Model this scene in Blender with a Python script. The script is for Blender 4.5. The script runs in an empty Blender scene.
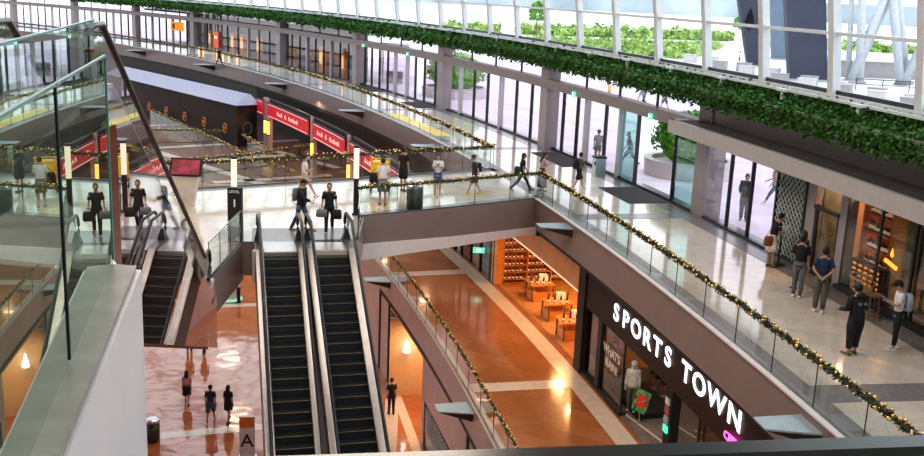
import bpy, bmesh, math, random
import numpy as np
from mathutils import Vector, Matrix, Euler
random.seed(7); np.random.seed(7)
SC = bpy.context.scene
COL = SC.collection
R = math.radians
CX, CY = -185.0, -11.0           # centre of the building's long arc

def pol(r, th, z=0.0):
    t = R(th); return Vector((CX + r*math.cos(t), CY + r*math.sin(t), z))

# ------------------------------------------------------------------ materials
def _nt(name):
    m = bpy.data.materials.new(name); m.use_nodes = True
    nt = m.node_tree; nt.nodes.clear()
    return m, nt, nt.nodes.new('ShaderNodeOutputMaterial')

def pbr(name, col, rough=.5, metal=0., var=.12, scale=4., bump=0., emis=0., ecol=None, stretch=None, bscale=None, spec=.5, coat=0.):
    m, nt, out = _nt(name)
    b = nt.nodes.new('ShaderNodeBsdfPrincipled')
    b.inputs['Roughness'].default_value = rough; b.inputs['Metallic'].default_value = metal
    b.inputs['Specular IOR Level'].default_value = spec
    b.inputs['Coat Weight'].default_value = coat; b.inputs['Coat Roughness'].default_value = .05
    tc = nt.nodes.new('ShaderNodeTexCoord')
    src = tc.outputs['Object']
    if stretch:
        mp = nt.nodes.new('ShaderNodeMapping'); mp.inputs['Scale'].default_value = stretch
        nt.links.new(src, mp.inputs['Vector']); src = mp.outputs['Vector']
    n = nt.nodes.new('ShaderNodeTexNoise'); n.inputs['Scale'].default_value = scale; n.inputs['Detail'].default_value = 4
    nt.links.new(src, n.inputs['Vector'])
    r = nt.nodes.new('ShaderNodeValToRGB')
    r.color_ramp.elements[0].position = .3; r.color_ramp.elements[1].position = .7
    c0 = [max(0, c*(1-var)) for c in col]; c1 = [min(1, c*(1+var)) for c in col]
    r.color_ramp.elements[0].color = (*c0, 1); r.color_ramp.elements[1].color = (*c1, 1)
    nt.links.new(n.outputs['Fac'], r.inputs['Fac']); nt.links.new(r.outputs['Color'], b.inputs['Base Color'])
    if bump:
        bn = nt.nodes.new('ShaderNodeBump'); bn.inputs['Strength'].default_value = bump
        n2 = nt.nodes.new('ShaderNodeTexNoise'); n2.inputs['Scale'].default_value = bscale or scale*3
        nt.links.new(tc.outputs['Object'], n2.inputs['Vector']); nt.links.new(n2.outputs['Fac'], bn.inputs['Height'])
        nt.links.new(bn.outputs['Normal'], b.inputs['Normal'])
    if emis:
        b.inputs['Emission Color'].default_value = (*(ecol or col), 1); b.inputs['Emission Strength'].default_value = emis
    nt.links.new(b.outputs['BSDF'], out.inputs['Surface'])
    return m

def glow(name, col, s):
    m, nt, out = _nt(name)
    e = nt.nodes.new('ShaderNodeEmission'); e.inputs['Color'].default_value = (*col, 1); e.inputs['Strength'].default_value = s
    nt.links.new(e.outputs[0], out.inputs['Surface']); return m

def glass(name, tint=(.93, .97, .95), base=.07, power=5., rough=.0, gcol=(1, 1, 1), top=1.):
    m, nt, out = _nt(name)
    lw = nt.nodes.new('ShaderNodeLayerWeight'); lw.inputs['Blend'].default_value = .5
    p = nt.nodes.new('ShaderNodeMath'); p.operation = 'POWER'; p.inputs[1].default_value = power
    nt.links.new(lw.outputs['Facing'], p.inputs[0])
    ma = nt.nodes.new('ShaderNodeMath'); ma.operation = 'MULTIPLY_ADD'; ma.inputs[1].default_value = top-base; ma.inputs[2].default_value = base
    nt.links.new(p.outputs[0], ma.inputs[0])
    t = nt.nodes.new('ShaderNodeBsdfTransparent'); t.inputs['Color'].default_value = (*tint, 1)
    g = nt.nodes.new('ShaderNodeBsdfGlossy'); g.inputs['Roughness'].default_value = rough; g.inputs['Color'].default_value = (*gcol, 1)
    mx = nt.nodes.new('ShaderNodeMixShader')
    nt.links.new(ma.outputs[0], mx.inputs['Fac']); nt.links.new(t.outputs[0], mx.inputs[1]); nt.links.new(g.outputs[0], mx.inputs[2])
    nt.links.new(mx.outputs[0], out.inputs['Surface']); return m

def tile(name, c1, c2, mortar, rough, w=1.2, h=.6, scale=1., msize=.006, bump=0., bscale=.6, nscale=1.5, coat=0., rot=0.):
    """stone slabs with per-slab tone, fine joints, cloudy veining and optional waviness"""
    m, nt, out = _nt(name)
    b = nt.nodes.new('ShaderNodeBsdfPrincipled'); b.inputs['Roughness'].default_value = rough
    b.inputs['Coat Weight'].default_value = coat; b.inputs['Coat Roughness'].default_value = .03
    tc = nt.nodes.new('ShaderNodeTexCoord')
    mp = nt.nodes.new('ShaderNodeMapping'); mp.inputs['Rotation'].default_value = (0, 0, R(rot))
    nt.links.new(tc.outputs['Object'], mp.inputs['Vector'])
    br = nt.nodes.new('ShaderNodeTexBrick'); br.inputs['Scale'].default_value = scale
    br.inputs['Brick Width'].default_value = w; br.inputs['Row Height'].default_value = h
    br.inputs['Mortar Size'].default_value = msize; br.offset = .5
    br.inputs['Color1'].default_value = (*c1, 1); br.inputs['Color2'].default_value = (*c2, 1); br.inputs['Mortar'].default_value = (*mortar, 1)
    nt.links.new(mp.outputs[0], br.inputs['Vector'])
    n = nt.nodes.new('ShaderNodeTexNoise'); n.inputs['Scale'].default_value = nscale; n.inputs['Detail'].default_value = 6
    n.inputs['Distortion'].default_value = 1.2
    nt.links.new(tc.outputs['Object'], n.inputs['Vector'])
    rr = nt.nodes.new('ShaderNodeValToRGB'); rr.color_ramp.elements[0].color = (.72, .72, .72, 1); rr.color_ramp.elements[1].color = (1.15, 1.15, 1.15, 1)
    nt.links.new(n.outputs['Fac'], rr.inputs['Fac'])
    mx = nt.nodes.new('ShaderNodeMix'); mx.data_type = 'RGBA'; mx.blend_type = 'MULTIPLY'; mx.inputs['Factor'].default_value = 1
    nt.links.new(br.outputs['Color'], mx.inputs['A']); nt.links.new(rr.outputs['Color'], mx.inputs['B'])
    nt.links.new(mx.outputs['Result'], b.inputs['Base Color'])
    if bump:
        bn = nt.nodes.new('ShaderNodeBump'); bn.inputs['Strength'].default_value = bump; bn.inputs['Distance'].default_value = .05
        n2 = nt.nodes.new('ShaderNodeTexNoise'); n2.inputs['Scale'].default_value = bscale; n2.inputs['Detail'].default_value = 1
        nt.links.new(tc.outputs['Object'], n2.inputs['Vector']); nt.links.new(n2.outputs['Fac'], bn.inputs['Height'])
        nt.links.new(bn.outputs['Normal'], b.inputs['Normal']); nt.links.new(bn.outputs['Normal'], b.inputs['Coat Normal'])
    nt.links.new(b.outputs['BSDF'], out.inputs['Surface']); return m

M = {}
M['marble'] = tile('cream_marble', (.74, .64, .55), (.68, .58, .49), (.48, .41, .35), .10, .9, .9, coat=.25, rot=12)
M['darkstone'] = pbr('dark_granite', (.085, .078, .078), .18, var=.25, scale=12, coat=.2)
M['greystone'] = pbr('grey_stone', (.22, .20, .20), .25, var=.15, scale=8)
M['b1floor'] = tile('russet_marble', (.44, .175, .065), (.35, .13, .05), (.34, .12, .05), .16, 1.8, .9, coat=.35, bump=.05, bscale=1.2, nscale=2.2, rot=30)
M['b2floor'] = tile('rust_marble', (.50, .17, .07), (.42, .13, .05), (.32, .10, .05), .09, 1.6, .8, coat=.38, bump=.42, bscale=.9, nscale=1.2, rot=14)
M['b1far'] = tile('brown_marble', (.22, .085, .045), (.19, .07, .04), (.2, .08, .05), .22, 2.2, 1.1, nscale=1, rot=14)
M['stripe'] = pbr('pale_stone_stripe', (.66, .56, .48), .2, var=.08, coat=.2)
M['fascia'] = pbr('mauve_fascia_panel', (.27, .21, .195), .32, var=.06, scale=1.2)
M['fascia2'] = pbr('pinkish_fascia_panel', (.50, .35, .31), .35, var=.06, scale=1.2)
M['pinkwall'] = pbr('dusty_pink_wall', (.60, .41, .36), .4, var=.06, scale=1.5)
M['whitepaint'] = pbr('white_painted_steel', (.74, .77, .78), .35, var=.04)
M['whitesoffit'] = pbr('white_soffit', (.80, .74, .72), .4, var=.04)
M['curbwhite'] = pbr('off_white_cladding', (.78, .745, .74), .35, var=.05, scale=1.5)
M['curbgrey'] = pbr('grey_curb', (.24, .22, .21), .35, var=.2, scale=6)
M['column'] = pbr('mauve_grey_column', (.36, .32, .32), .4, var=.06, scale=2)
M['lightmull'] = pbr('pale_grey_mullion', (.55, .54, .56), .35, var=.05)
M['beam'] = pbr('taupe_header_beam', (.27, .23, .22), .4, var=.08, scale=2)
M['dark'] = pbr('black_frame', (.018, .018, .02), .35, var=.3)
M['darkbrown'] = pbr('dark_brown_panel', (.026, .015, .013), .5, var=.15, scale=2, spec=.3)
M['steel'] = pbr('brushed_steel', (.55, .55, .56), .28, metal=.9, var=.08, stretch=(1, 1, 12))
M['mirrorsteel'] = pbr('polished_steel_cladding', (.80, .78, .78), .045, metal=1., var=.05, scale=.8)
M['deck'] = pbr('escalator_deck_metal', (.26, .245, .24), .28, metal=.7, var=.08)
M['step'] = pbr('black_ribbed_step', (.012, .014, .018), .45, var=.3, scale=30)
M['riser'] = pbr('step_riser', (.022, .026, .032), .35, var=.3, scale=30)
M['yellow'] = pbr('yellow_step_line', (.20, .15, .03), .6)
M['plate'] = pbr('ribbed_landing_plate', (.58, .56, .56), .25, metal=.5, var=.1, stretch=(18, 1, 1), scale=3)
M['rubber'] = pbr('black_rubber', (.012, .012, .013), .3, var=.2)
M['glassrail'] = glass('clear_glass', (.88, .95, .92), .06)
M['glasswall'] = glass('facade_glass', (.93, .90, .93), .05, top=.30)
M['glassteal'] = glass('teal_door_glass', (.62, .80, .79), .10)
M['glassvault'] = glass('vault_glass', (.95, .99, .99), .03, top=.25)
M['glassnear'] = glass('near_green_glass', (.42, .54, .47), .20, power=2.6, gcol=(.70, .84, .76))
M['glassesc'] = glass('escalator_side_glass', (.72, .72, .72), .22, power=2.5)
M['glassdark'] = glass('shop_window_glass', (.55, .50, .48), .08)
M['glassrest'] = glass('restaurant_glass', (.86, .84, .80), .05, top=.35)
M['panelmirror'] = glass('reflective_side_panel', (.55, .54, .55), .42, power=1.6, gcol=(.92, .90, .92))
M['glassedge'] = pbr('green_glass_edge', (.10, .30, .22), .15, var=.2)
M['leaf'] = pbr('ivy_leaves', (.06, .165, .032), .5, var=.55, scale=9, spec=.3)
M['leaf2'] = pbr('shrub_leaves', (.16, .40, .04), .5, var=.5, scale=7, spec=.3)
M['hedge'] = pbr('bright_hedge_leaves', (.36, .50, .13), .6, var=.5, scale=.6)
M['twig'] = pbr('garland_fir', (.05, .055, .02), .6, var=.5, scale=20)
M['gold'] = pbr('gold_bauble', (.85, .60, .22), .22, metal=.9, var=.1, emis=.03, ecol=(1, .75, .35))
M['fairy'] = glow('warm_fairy_light', (1, .72, .36), 1.3)
M['paving'] = tile('lavender_paving', (.84, .72, .80), (.78, .67, .75), (.62, .54, .60), .6, 2.4, 1.2, nscale=.5)
M['plazawhite'] = pbr('pale_plaza_concrete', (.74, .73, .74), .6, var=.06, scale=.5)
M['water'] = pbr('bay_water', (.86, .92, .93), .3, var=.06, scale=.05, bump=.1, bscale=1.)
M['planter'] = pbr('pale_planter_wall', (.60, .54, .54), .5, var=.06)
M['mat'] = pbr('dark_doormat', (.045, .035, .04), .8, var=.2, scale=30)
M['black'] = pbr('matte_black', (.02, .02, .022), .5, var=.2)
M['lampglow'] = glow('warm_column_lamp', (1, .80, .60), 1.25)
M['lampamber'] = glow('amber_tube_lamp', (1, .48, .10), 2.5)
M['signwhite'] = glow('white_sign_letter', (1, .97, 1), 1.8)
M['signpink'] = glow('pink_neon', (1, .08, .45), 4.)
M['neonorange'] = glow('orange_neon', (1, .42, .06), 1.5)
M['neonblue'] = glow('blue_neon', (.05, .45, .75), .9)
M['orangesign'] = glow('orange_lit_sign', (1, .36, .05), .85)
M['exit'] = glow('exit_green', (.10, .75, .40), 1.5)
M['exitw'] = glow('exit_white', (.9, 1, .95), 2.)
M['red'] = pbr('red_banner', (.58, .015, .03), .5, var=.12, emis=.22, ecol=(.9, .03, .06))  # emission put into the cloth so it looks more brightly lit
M['lettergold'] = pbr('pale_letter', (.9, .75, .65), .5, emis=.5, ecol=(1, .8, .7))
M['winewood'] = pbr('amber_wood', (.72, .30, .07), .35, var=.2, scale=3, stretch=(1, 1, 8), coat=.2)
M['winewall'] = pbr('amber_wall', (.60, .25, .08), .45, var=.12)
M['bulkhead'] = pbr('rust_bulkhead', (.42, .15, .04), .3, var=.15, scale=2, emis=.08, ecol=(1, .4, .1))  # slight emission stands in for warm light falling on the bulkhead
M['bottle'] = pbr('dark_wine_bottle', (.10, .03, .02), .12, var=.4, coat=.5)
M['bottle2'] = pbr('pale_label_bottle', (.90, .72, .52), .3, var=.3, emis=.25, ecol=(1, .75, .45))  # emission stands in for shop light on the pale labels
M['warmwall'] = pbr('warm_cream_wall', (.72, .50, .30), .5, var=.06)
M['screen'] = pbr('display_picture', (.25, .04, .06), .3, var=.9, scale=3.5, emis=.12, ecol=(.9, .25, .3))
M['lavroof'] = pbr('pale_lavender_roof', (.36, .34, .43), .5, var=.05)
M['pavil'] = pbr('dark_pavilion_panel', (.030, .022, .024), .3, var=.3, scale=1)
M['slat'] = pbr('dark_canopy_slats', (.11, .10, .098), .5, var=.2)
M['lattice'] = pbr('pale_lattice', (.50, .56, .52), .5)
M['navy'] = pbr('navy_banner_fabric', (.025, .03, .06), .6, var=.2, scale=.3)
M['slate'] = pbr('slate_blue_fabric', (.13, .18, .24), .6, var=.1, scale=.3)
M['ceiling'] = pbr('ceiling_panel', (.22, .21, .21), .6)
M['bin'] = pbr('dark_bin', (.09, .10, .09), .35, metal=.5, var=.2)
M['poster'] = pbr('poster_green_red', (.10, .35, .12), .5, var=.9, scale=9)
M['posterred'] = pbr('poster_red', (.7, .06, .05), .5)
M['paper'] = pbr('white_paper', (.85, .84, .82), .6)
M['wood'] = pbr('brown_wood', (.22, .11, .05), .4, var=.2, scale=4)
M['wicker'] = pbr('tan_wicker', (.42, .30, .17), .6, var=.3, scale=30)
M['floorgrey'] = pbr('grey_tile_floor', (.20, .17, .155), .22, var=.15, scale=3)
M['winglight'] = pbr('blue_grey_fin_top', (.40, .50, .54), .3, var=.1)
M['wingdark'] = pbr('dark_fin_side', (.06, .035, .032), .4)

# ------------------------------------------------------------------ mesh builder
class MB:
    def __init__(s): s.v = []; s.f = []; s.m = []; s.cur = 0
    def mat(s, i): s.cur = i; return s
    def add(s, vs, fs):
        b = len(s.v); s.v += [tuple(v) for v in vs]; s.f += [tuple(i+b for i in f) for f in fs]; s.m += [s.cur]*len(fs); return s
    def box(s, c, size, rz=0., mtx=None):
        hx, hy, hz = [a/2 for a in size]
        vs = [Vector((x, y, z)) for z in (-hz, hz) for y in (-hy, hy) for x in (-hx, hx)]
        m = mtx if mtx is not None else Matrix.Rotation(rz, 4, 'Z')
        vs = [m @ v + Vector(c) for v in vs] if mtx is None else [m @ v for v in vs]
        return s.add(vs, [(0, 2, 3, 1), (4, 5, 7, 6), (0, 1, 5, 4), (2, 6, 7, 3), (0, 4, 6, 2), (1, 3, 7, 5)])
    def prism(s, poly, z0, z1):
        n = len(poly)
        vs = [(p[0], p[1], z0) for p in poly] + [(p[0], p[1], z1) for p in poly]
        fs = [tuple(range(n-1, -1, -1)), tuple(range(n, 2*n))] + [(i, (i+1) % n, n+(i+1) % n, n+i) for i in range(n)]
        return s.add(vs, fs)
    def ring(s, r0, r1, z0, z1, t0, t1, step=.5, ends=True):
        """arc-shaped solid between two radii, two heights and two angles; z0/z1 may be functions of angle"""
        n = max(1, int(math.ceil((t1-t0)/step)))
        fz = lambda z, t: z(t) if callable(z) else z
        vs = []
        for i in range(n+1):
            t = t0+(t1-t0)*i/n
            vs += [pol(r0, t, fz(z0, t)), pol(r1, t, fz(z0, t)), pol(r1, t, fz(z1, t)), pol(r0, t, fz(z1, t))]
        fs = []
        for i in range(n):
            a = i*4; b = a+4
            for k in range(4):
                k2 = (k+1) % 4
                fs.append((a+k, b+k, b+k2, a+k2))
        if ends: fs += [(0, 1, 2, 3), tuple(n*4+k for k in (3, 2, 1, 0))]
        return s.add(vs, fs)
    def bar(s, a, b, w, h=None, up=(0, 0, 1)):
        a = Vector(a); b = Vector(b); d = b-a; L = d.length
        if L < 1e-6: return s
        d.normalize(); u = Vector(up)
        if abs(d.dot(u)) > .98: u = Vector((0, 1, 0))
        x = d.cross(u).normalized(); y = x.cross(d).normalized(); h = h or w
        vs = [p + x*i*w/2 + y*j*h/2 for p in (a, b) for i, j in ((-1, -1), (1, -1), (1, 1), (-1, 1))]
        return s.add(vs, [(0, 3, 2, 1), (4, 5, 6, 7), (0, 1, 5, 4), (1, 2, 6, 5), (2, 3, 7, 6), (3, 0, 4, 7)])
    def tube(s, pts, rad, n=8, cap=True, flat=1., ref=(0, 0, 1)):
        pts = [Vector(p) for p in pts]
        if not isinstance(rad, (list, tuple)): rad = [rad]*len(pts)
        base = len(s.v); vs = []; fs = []
        for i, p in enumerate(pts):
            d = (pts[min(i+1, len(pts)-1)]-pts[max(i-1, 0)]).normalized()
            u = Vector(ref)
            if abs(d.dot(u)) > .95: u = Vector((0, 1, 0))
            x = d.cross(u).normalized(); y = x.cross(d).normalized()
            for k in range(n):
                a = 2*math.pi*k/n; vs.append(p + x*math.cos(a)*rad[i] + y*math.sin(a)*rad[i]*flat)
        for i in range(len(pts)-1):
            for k in range(n):
                k2 = (k+1) % n; fs.append((i*n+k, i*n+k2, (i+1)*n+k2, (i+1)*n+k))
        if cap:
            fs.append(tuple(range(n-1, -1, -1))); fs.append(tuple((len(pts)-1)*n+k for k in range(n)))
        return s.add(vs, fs)
    def lathe(s, prof, c=(0, 0, 0), n=16, sx=1., sy=1.):
        vs = []; fs = []
        for r, z in prof:
            for k in range(n):
                a = 2*math.pi*k/n; vs.append((c[0]+r*math.cos(a)*sx, c[1]+r*math.sin(a)*sy, c[2]+z))
        for i in range(len(prof)-1):
            for k in range(n):
                k2 = (k+1) % n; fs.append((i*n+k, i*n+k2, (i+1)*n+k2, (i+1)*n+k))
        fs.append(tuple(range(n-1, -1, -1))); fs.append(tuple((len(prof)-1)*n+k for k in range(n)))
        return s.add(vs, fs)
    def rings(s, rs):
        """loft through rings of equal point count"""
        n = len(rs[0]); vs = [p for r in rs for p in r]; fs = []
        for i in range(len(rs)-1):
            for k in range(n):
                k2 = (k+1) % n; fs.append((i*n+k, i*n+k2, (i+1)*n+k2, (i+1)*n+k))
        fs.append(tuple(range(n-1, -1, -1))); fs.append(tuple((len(rs)-1)*n+k for k in range(n)))
        return s.add(vs, fs)
    def ball(s, c, rx, ry=None, rz=None, n=8, m=6, warp=None):
        ry = ry or rx; rz = rz or rx; vs = []; fs = []
        vs.append(Vector((0, 0, -1)))
        for i in range(1, m):
            ph = -math.pi/2+math.pi*i/m
            for k in range(n):
                a = 2*math.pi*k/n; vs.append(Vector((math.cos(ph)*math.cos(a), math.cos(ph)*math.sin(a), math.sin(ph))))
        vs.append(Vector((0, 0, 1)))
        if warp: vs = [warp(v) for v in vs]
        vs = [Vector((c[0]+v.x*rx, c[1]+v.y*ry, c[2]+v.z*rz)) for v in vs]
        for k in range(n): fs.append((0, 1+(k+1) % n, 1+k))
        for i in range(m-2):
            for k in range(n):
                k2 = (k+1) % n; a = 1+i*n; fs.append((a+k, a+k2, a+n+k2, a+n+k))
        t = len(vs)-1; a = 1+(m-2)*n
        for k in range(n): fs.append((a+k, a+(k+1) % n, t))
        return s.add(vs, fs)
    def leaves(s, pts, size, sq=.6):
        """a small bent leaf at each point"""
        for p in pts:
            d = Vector(np.random.normal(size=3)); d.normalize()
            e = d.orthogonal(); e.rotate(Matrix.Rotation(random.random()*6.28, 3, d)); f = d.cross(e)
            L = size*random.uniform(.6, 1.3); p = Vector(p)
            s.add([p-e*L*.5, p+f*L*sq*.4+d*L*.08, p+e*L*.5, p-f*L*sq*.4+d*L*.08], [(0, 1, 2, 3)])
        return s
    def build(s, name, mats, parent=None, smooth=False, loc=None):
        me = bpy.data.meshes.new(name)
        o = bpy.data.objects.new(name, me); COL.objects.link(o)
        off = Vector((0, 0, 0))
        if parent is not None:
            o.parent = parent
            if not parent.get('_local'): off = WLOC[parent.name]
            WLOC[o.name] = off
        elif loc is not None:
            off = Vector(loc); o.location = off; WLOC[o.name] = off
        else:
            WLOC[o.name] = off
        if parent is not None and parent.get('_local'): o['_local'] = 1
        me.from_pydata([(v[0]-off.x, v[1]-off.y, v[2]-off.z) for v in s.v], [], s.f)
        if not isinstance(mats, (list, tuple)): mats = [mats]
        for m in mats: me.materials.append(m)
        if len(mats) > 1: me.polygons.foreach_set('material_index', s.m)
        if smooth: me.polygons.foreach_set('use_smooth', [True]*len(me.polygons))
        me.update()
        return o
WLOC = {}

def tag(o, label=None, cat=None, group=None, kind=None):
    if label: o['label'] = label
    if cat: o['category'] = cat
    if group: o['group'] = group
    if kind: o['kind'] = kind
    return o
def thing(name, loc=(0, 0, 0), label=None, cat=None, group=None, kind=None, rz=0., local=False):
    o = bpy.data.objects.new(name, None); COL.objects.link(o); o.empty_display_size = .2
    o.location = loc; o.rotation_euler = (0, 0, rz); WLOC[o.name] = Vector(loc)
    if local: o['_local'] = 1
    return tag(o, label, cat, group, kind)
def struct(name, mb, m, parent=None, smooth=False):
    o = mb.build(name, m, parent, smooth)
    o['kind'] = 'structure'
    return o
def copy_tree(o, parent=None):
    c = o.copy(); COL.objects.link(c)
    if parent: c.parent = parent
    for ch in list(o.children): copy_tree(ch, c)
    return c
def text_mesh(s, size, depth=.02, bold=.0, stretch=1., align='CENTER'):
    cu = bpy.data.curves.new('txt', 'FONT'); cu.body = s; cu.size = size; cu.extrude = depth; cu.offset = bold
    cu.align_x = align; cu.align_y = 'BOTTOM_BASELINE'
    o = bpy.data.objects.new('txt', cu); COL.objects.link(o)
    bpy.context.view_layer.update()
    me = bpy.data.meshes.new_from_object(o.evaluated_get(bpy.context.evaluated_depsgraph_get()))
    bpy.data.objects.remove(o)
    vs = [Vector((v.co.x*stretch, v.co.y, v.co.z)) for v in me.vertices]; fs = [tuple(p.vertices) for p in me.polygons]
    bpy.data.meshes.remove(me)
    return vs, fs
def put_text(mb, s, size, origin, xdir, updir, **k):
    vs, fs = text_mesh(s, size, **k)
    x = Vector(xdir).normalized(); u = Vector(updir).normalized(); n = x.cross(u)
    mb.add([Vector(origin)+x*v.x+u*v.y+n*v.z for v in vs], fs)
    return mb

# ------------------------------------------------------------------ camera
def make_camera():
    p, r = R(13.4), R(2.4)
    U0 = Vector((0, math.sin(p), math.cos(p))); R0 = Vector((1, 0, 0)); D = Vector((0, math.cos(p), -math.sin(p)))
    c, s = math.cos(r), math.sin(r)
    Rw = c*R0+s*U0; Uw = -s*R0+c*U0
    cam = bpy.data.cameras.new('camera'); o = bpy.data.objects.new('camera', cam); COL.objects.link(o)
    m = Matrix((Rw, Uw, -D)).transposed().to_4x4(); m.translation = Vector((0, 0, 8.0)); o.matrix_world = m
    cam.sensor_width = 36; cam.lens = 36*1000/924; cam.clip_start = .05; cam.clip_end = 3000
    SC.camera = o
make_camera()

# ------------------------------------------------------------------ floors and slabs
TH0, TH1 = -4, 62
RE = 194.55     # edge of the level 1 walkway
P = lambda r, t: tuple(pol(r, t))[:2]

mb = MB(); mb.ring(RE, 200.5, -1.2, 0, TH0, TH1)
floor1 = struct('floor', mb, M['marble'])
mb = MB()
for a, b, ta, tb in ((RE, 195.15, TH0, TH1), (199.0, 200.5, TH0, TH1)): mb.ring(a, b, .002, .006, ta, tb)
mb.ring(195.15, 199.0, .002, .006, 8.95, 9.22); mb.ring(195.15, 199.0, .002, .006, 13.85, 14.1)
for t in (18.5, 23.3, 28.2, 33.2): mb.ring(195.15, 199.0, .002, .006, t, t+.2)
struct('trim_1', mb, M['greystone'], floor1)
near = [(3.2, 39.37), (-.46, 36.75), (-3.7, 34.66)]
far = [(1.32, 45.6), (-1.08, 44.0), (-5.22, 41.36), (-9.28, 38.94), (-14, 36.4), (-30, 29)]
BR = [P(194.6, 16.9)] + [P(194.6, 16.9-.3*i) for i in range(1, 7)] + [P(194.6, 14.98)]
poly = far[::-1] + BR[1:] + near[1:] + [(-3.6, 34.6), (-3.35, 30.0), (-6.35, 29.35), (-6.35, 30.35), (-6.9, 30.35), (-6.85, 26.25), (-30, 26.25)]
mb = MB(); mb.prism(poly[::-1], -1.0, 0.0)
bridge = struct('floor', mb, M['marble'])
def strip(mb, line, w, z0, z1, side=1):
    """flat band along a polyline, to one side of it"""
    pts = [Vector((p[0], p[1], 0)) for p in line]; off = []
    for i in range(len(pts)):
        d = (pts[min(i+1, len(pts)-1)]-pts[max(i-1, 0)]).normalized()
        off.append(pts[i]+Vector((-d.y, d.x, 0))*w*side)
    vs = []
    for a, b in zip(pts, off): vs += [(a.x, a.y, z0), (b.x, b.y, z0), (b.x, b.y, z1), (a.x, a.y, z1)]
    fs = []
    for i in range(len(pts)-1):
        a = i*4; b = a+4
        for k in range(4): fs.append((a+k, b+k, b+(k+1) % 4, a+(k+1) % 4))
    fs += [(0, 1, 2, 3), tuple(len(vs)-4+k for k in (3, 2, 1, 0))]
    mb.add(vs, fs)
mb = MB(); strip(mb, near, .55, .002, .006, -1); strip(mb, far, .5, .002, .006, 1)
strip(mb, [(-6.6, 30.4), (-3.5, 31.0)], 1.9, .002, .005, 1)
struct('trim_2', mb, M['greystone'], bridge)
# fascias
zt = lambda t: .0
mb = MB(); mb.ring(RE-.06, RE, -1.22, .0, TH0, 14.98); struct('trim_3', mb, M['fascia'])
mb = MB(); mb.ring(RE-.06, RE, -1.22, .0, 16.9, TH1); struct('trim_4', mb, M['fascia'])
mb = MB(); mb.ring(RE-.14, RE+.02, .0, .045, TH0, 14.98); mb.ring(RE-.14, RE+.02, 0, .045, 16.9, TH1); struct('trim_5', mb, M['whitesoffit'])
mb = MB(); mb.ring(RE+.05, RE+.15, -1.42, -1.2, TH0, 14.9); mb.ring(RE+.0, RE+.3, -1.5, -1.2, 14.9, TH1); struct('trim_6', mb, M['black'])  # black strip puts in the shade of the gap under the fascia
def vstrip(mb, line, w, z0s, z1s):
    pts = [Vector((p[0], p[1], 0)) for p in line]; vs = []
    for i, p in enumerate(pts):
        d = (pts[min(i+1, len(pts)-1)]-pts[max(i-1, 0)]).normalized(); o = Vector((d.y, -d.x, 0))*w
        vs += [(p.x, p.y, z0s[i]), (p.x+o.x, p.y+o.y, z0s[i]), (p.x+o.x, p.y+o.y, z1s[i]), (p.x, p.y, z1s[i])]
    fs = []
    for i in range(len(pts)-1):
        a = i*4; b = a+4
        for k in range(4): fs.append((a+k, b+k, b+(k+1) % 4, a+(k+1) % 4))
    fs += [(0, 1, 2, 3), tuple(len(vs)-4+k for k in (3, 2, 1, 0))]
    mb.add(vs, fs)
nl = [near[0], near[1], near[2], (-3.75, 34.6)]
mb = MB(); vstrip(mb, near, -.06, [-1.15, -1.1, -1.0], [.0, 0, 0]); struct('trim_7', mb, M['fascia'])
mb = MB(); vstrip(mb, near, -.12, [-1.42, -1.5, -1.6], [-1.15, -1.1, -1.0]); mb.prism([near[0], near[2], (-5.2, 41.3), (1.3, 45.5)], -1.3, -1.05); struct('trim_8', mb, M['whitesoffit'])
mb = MB(); vstrip(mb, far, .06, [-1.0]*6, [.0]*6)
vstrip(mb, [(-3.72, 34.66), (-3.55, 34.6), (-3.3, 30.0)], -.05, [-1.05]*3, [0]*3)
struct('trim_9', mb, M['fascia'])
mb = MB(); mb.box((-6.62, 30.33, -.52), (.75, .06, 1.05)); mb.box((-6.88, 28.3, -.6), (.06, 4.1, 1.2)); struct('trim_10', mb, M['fascia'])
mb = MB(); mb.box((-15.4, 26.2, -1.0), (17.0, .08, 2.0)); struct('trim_11', mb, M['mirrorsteel'])

# level B1
R1 = 190.3
mb = MB(); mb.ring(R1, 204, -6.3, -5.4, TH0, 24); struct('floor', mb, M['b1floor'])
mb = MB()
mb.ring(194.05, 194.75, -5.398, -5.392, TH0, 24)
for t in (8.6, 13.05, 17.3): mb.ring(R1+.25, 194.05, -5.398, -5.392, t, t+.22)
mb.ring(R1+.02, R1+.28, -5.398, -5.392, TH0, 24)
struct('trim_12', mb, M['stripe'])
mb = MB(); mb.ring(R1-.08, R1, -6.45, -5.33, TH0, 24); struct('trim_13', mb, M['fascia2'])
mb = MB(); mb.ring(R1+.03, R1+.2, -6.55, -6.2, TH0, 24); struct('trim_14', mb, M['darkbrown'])
# far level B1 hall beyond the bridge
pf = [P(191.2, 23.9), P(204, 23.9)]+[P(204, t) for t in range(24, 63, 2)]+[(-98, 150), (-98, 66), (-9.8, 66)]
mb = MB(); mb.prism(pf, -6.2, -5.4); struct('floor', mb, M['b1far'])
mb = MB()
for (a, b) in (((-34, 88), (-13.5, 66.5)), ((-26, 92), (-9.5, 74)), ((-30, 76), (-13, 88)), ((-28, 68), (-14, 79)), ((-40, 84), (-18, 100)), ((-17, 66.5), (-9.6, 71))):
    mb.bar((a[0], a[1], -5.395), (b[0], b[1], -5.395), .8, .006)
struct('trim_15', mb, M['stripe'])
mb = MB(); mb.ring(200.2, 200.5, -5.4, 0, 29, 62); struct('wall_hall_back', mb, M['pavil'])
mb = MB(); mb.bar((-2.75, 44.1, -10.79), (-.6, 34.5, -10.79), .42, .008); struct('trim_28', mb, M['stripe'])
mb = MB(); mb.box((-50, 66, -8.1), (80, .3, 5.4)); struct('wall_basement_far', mb, M['warmwall'])
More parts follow.
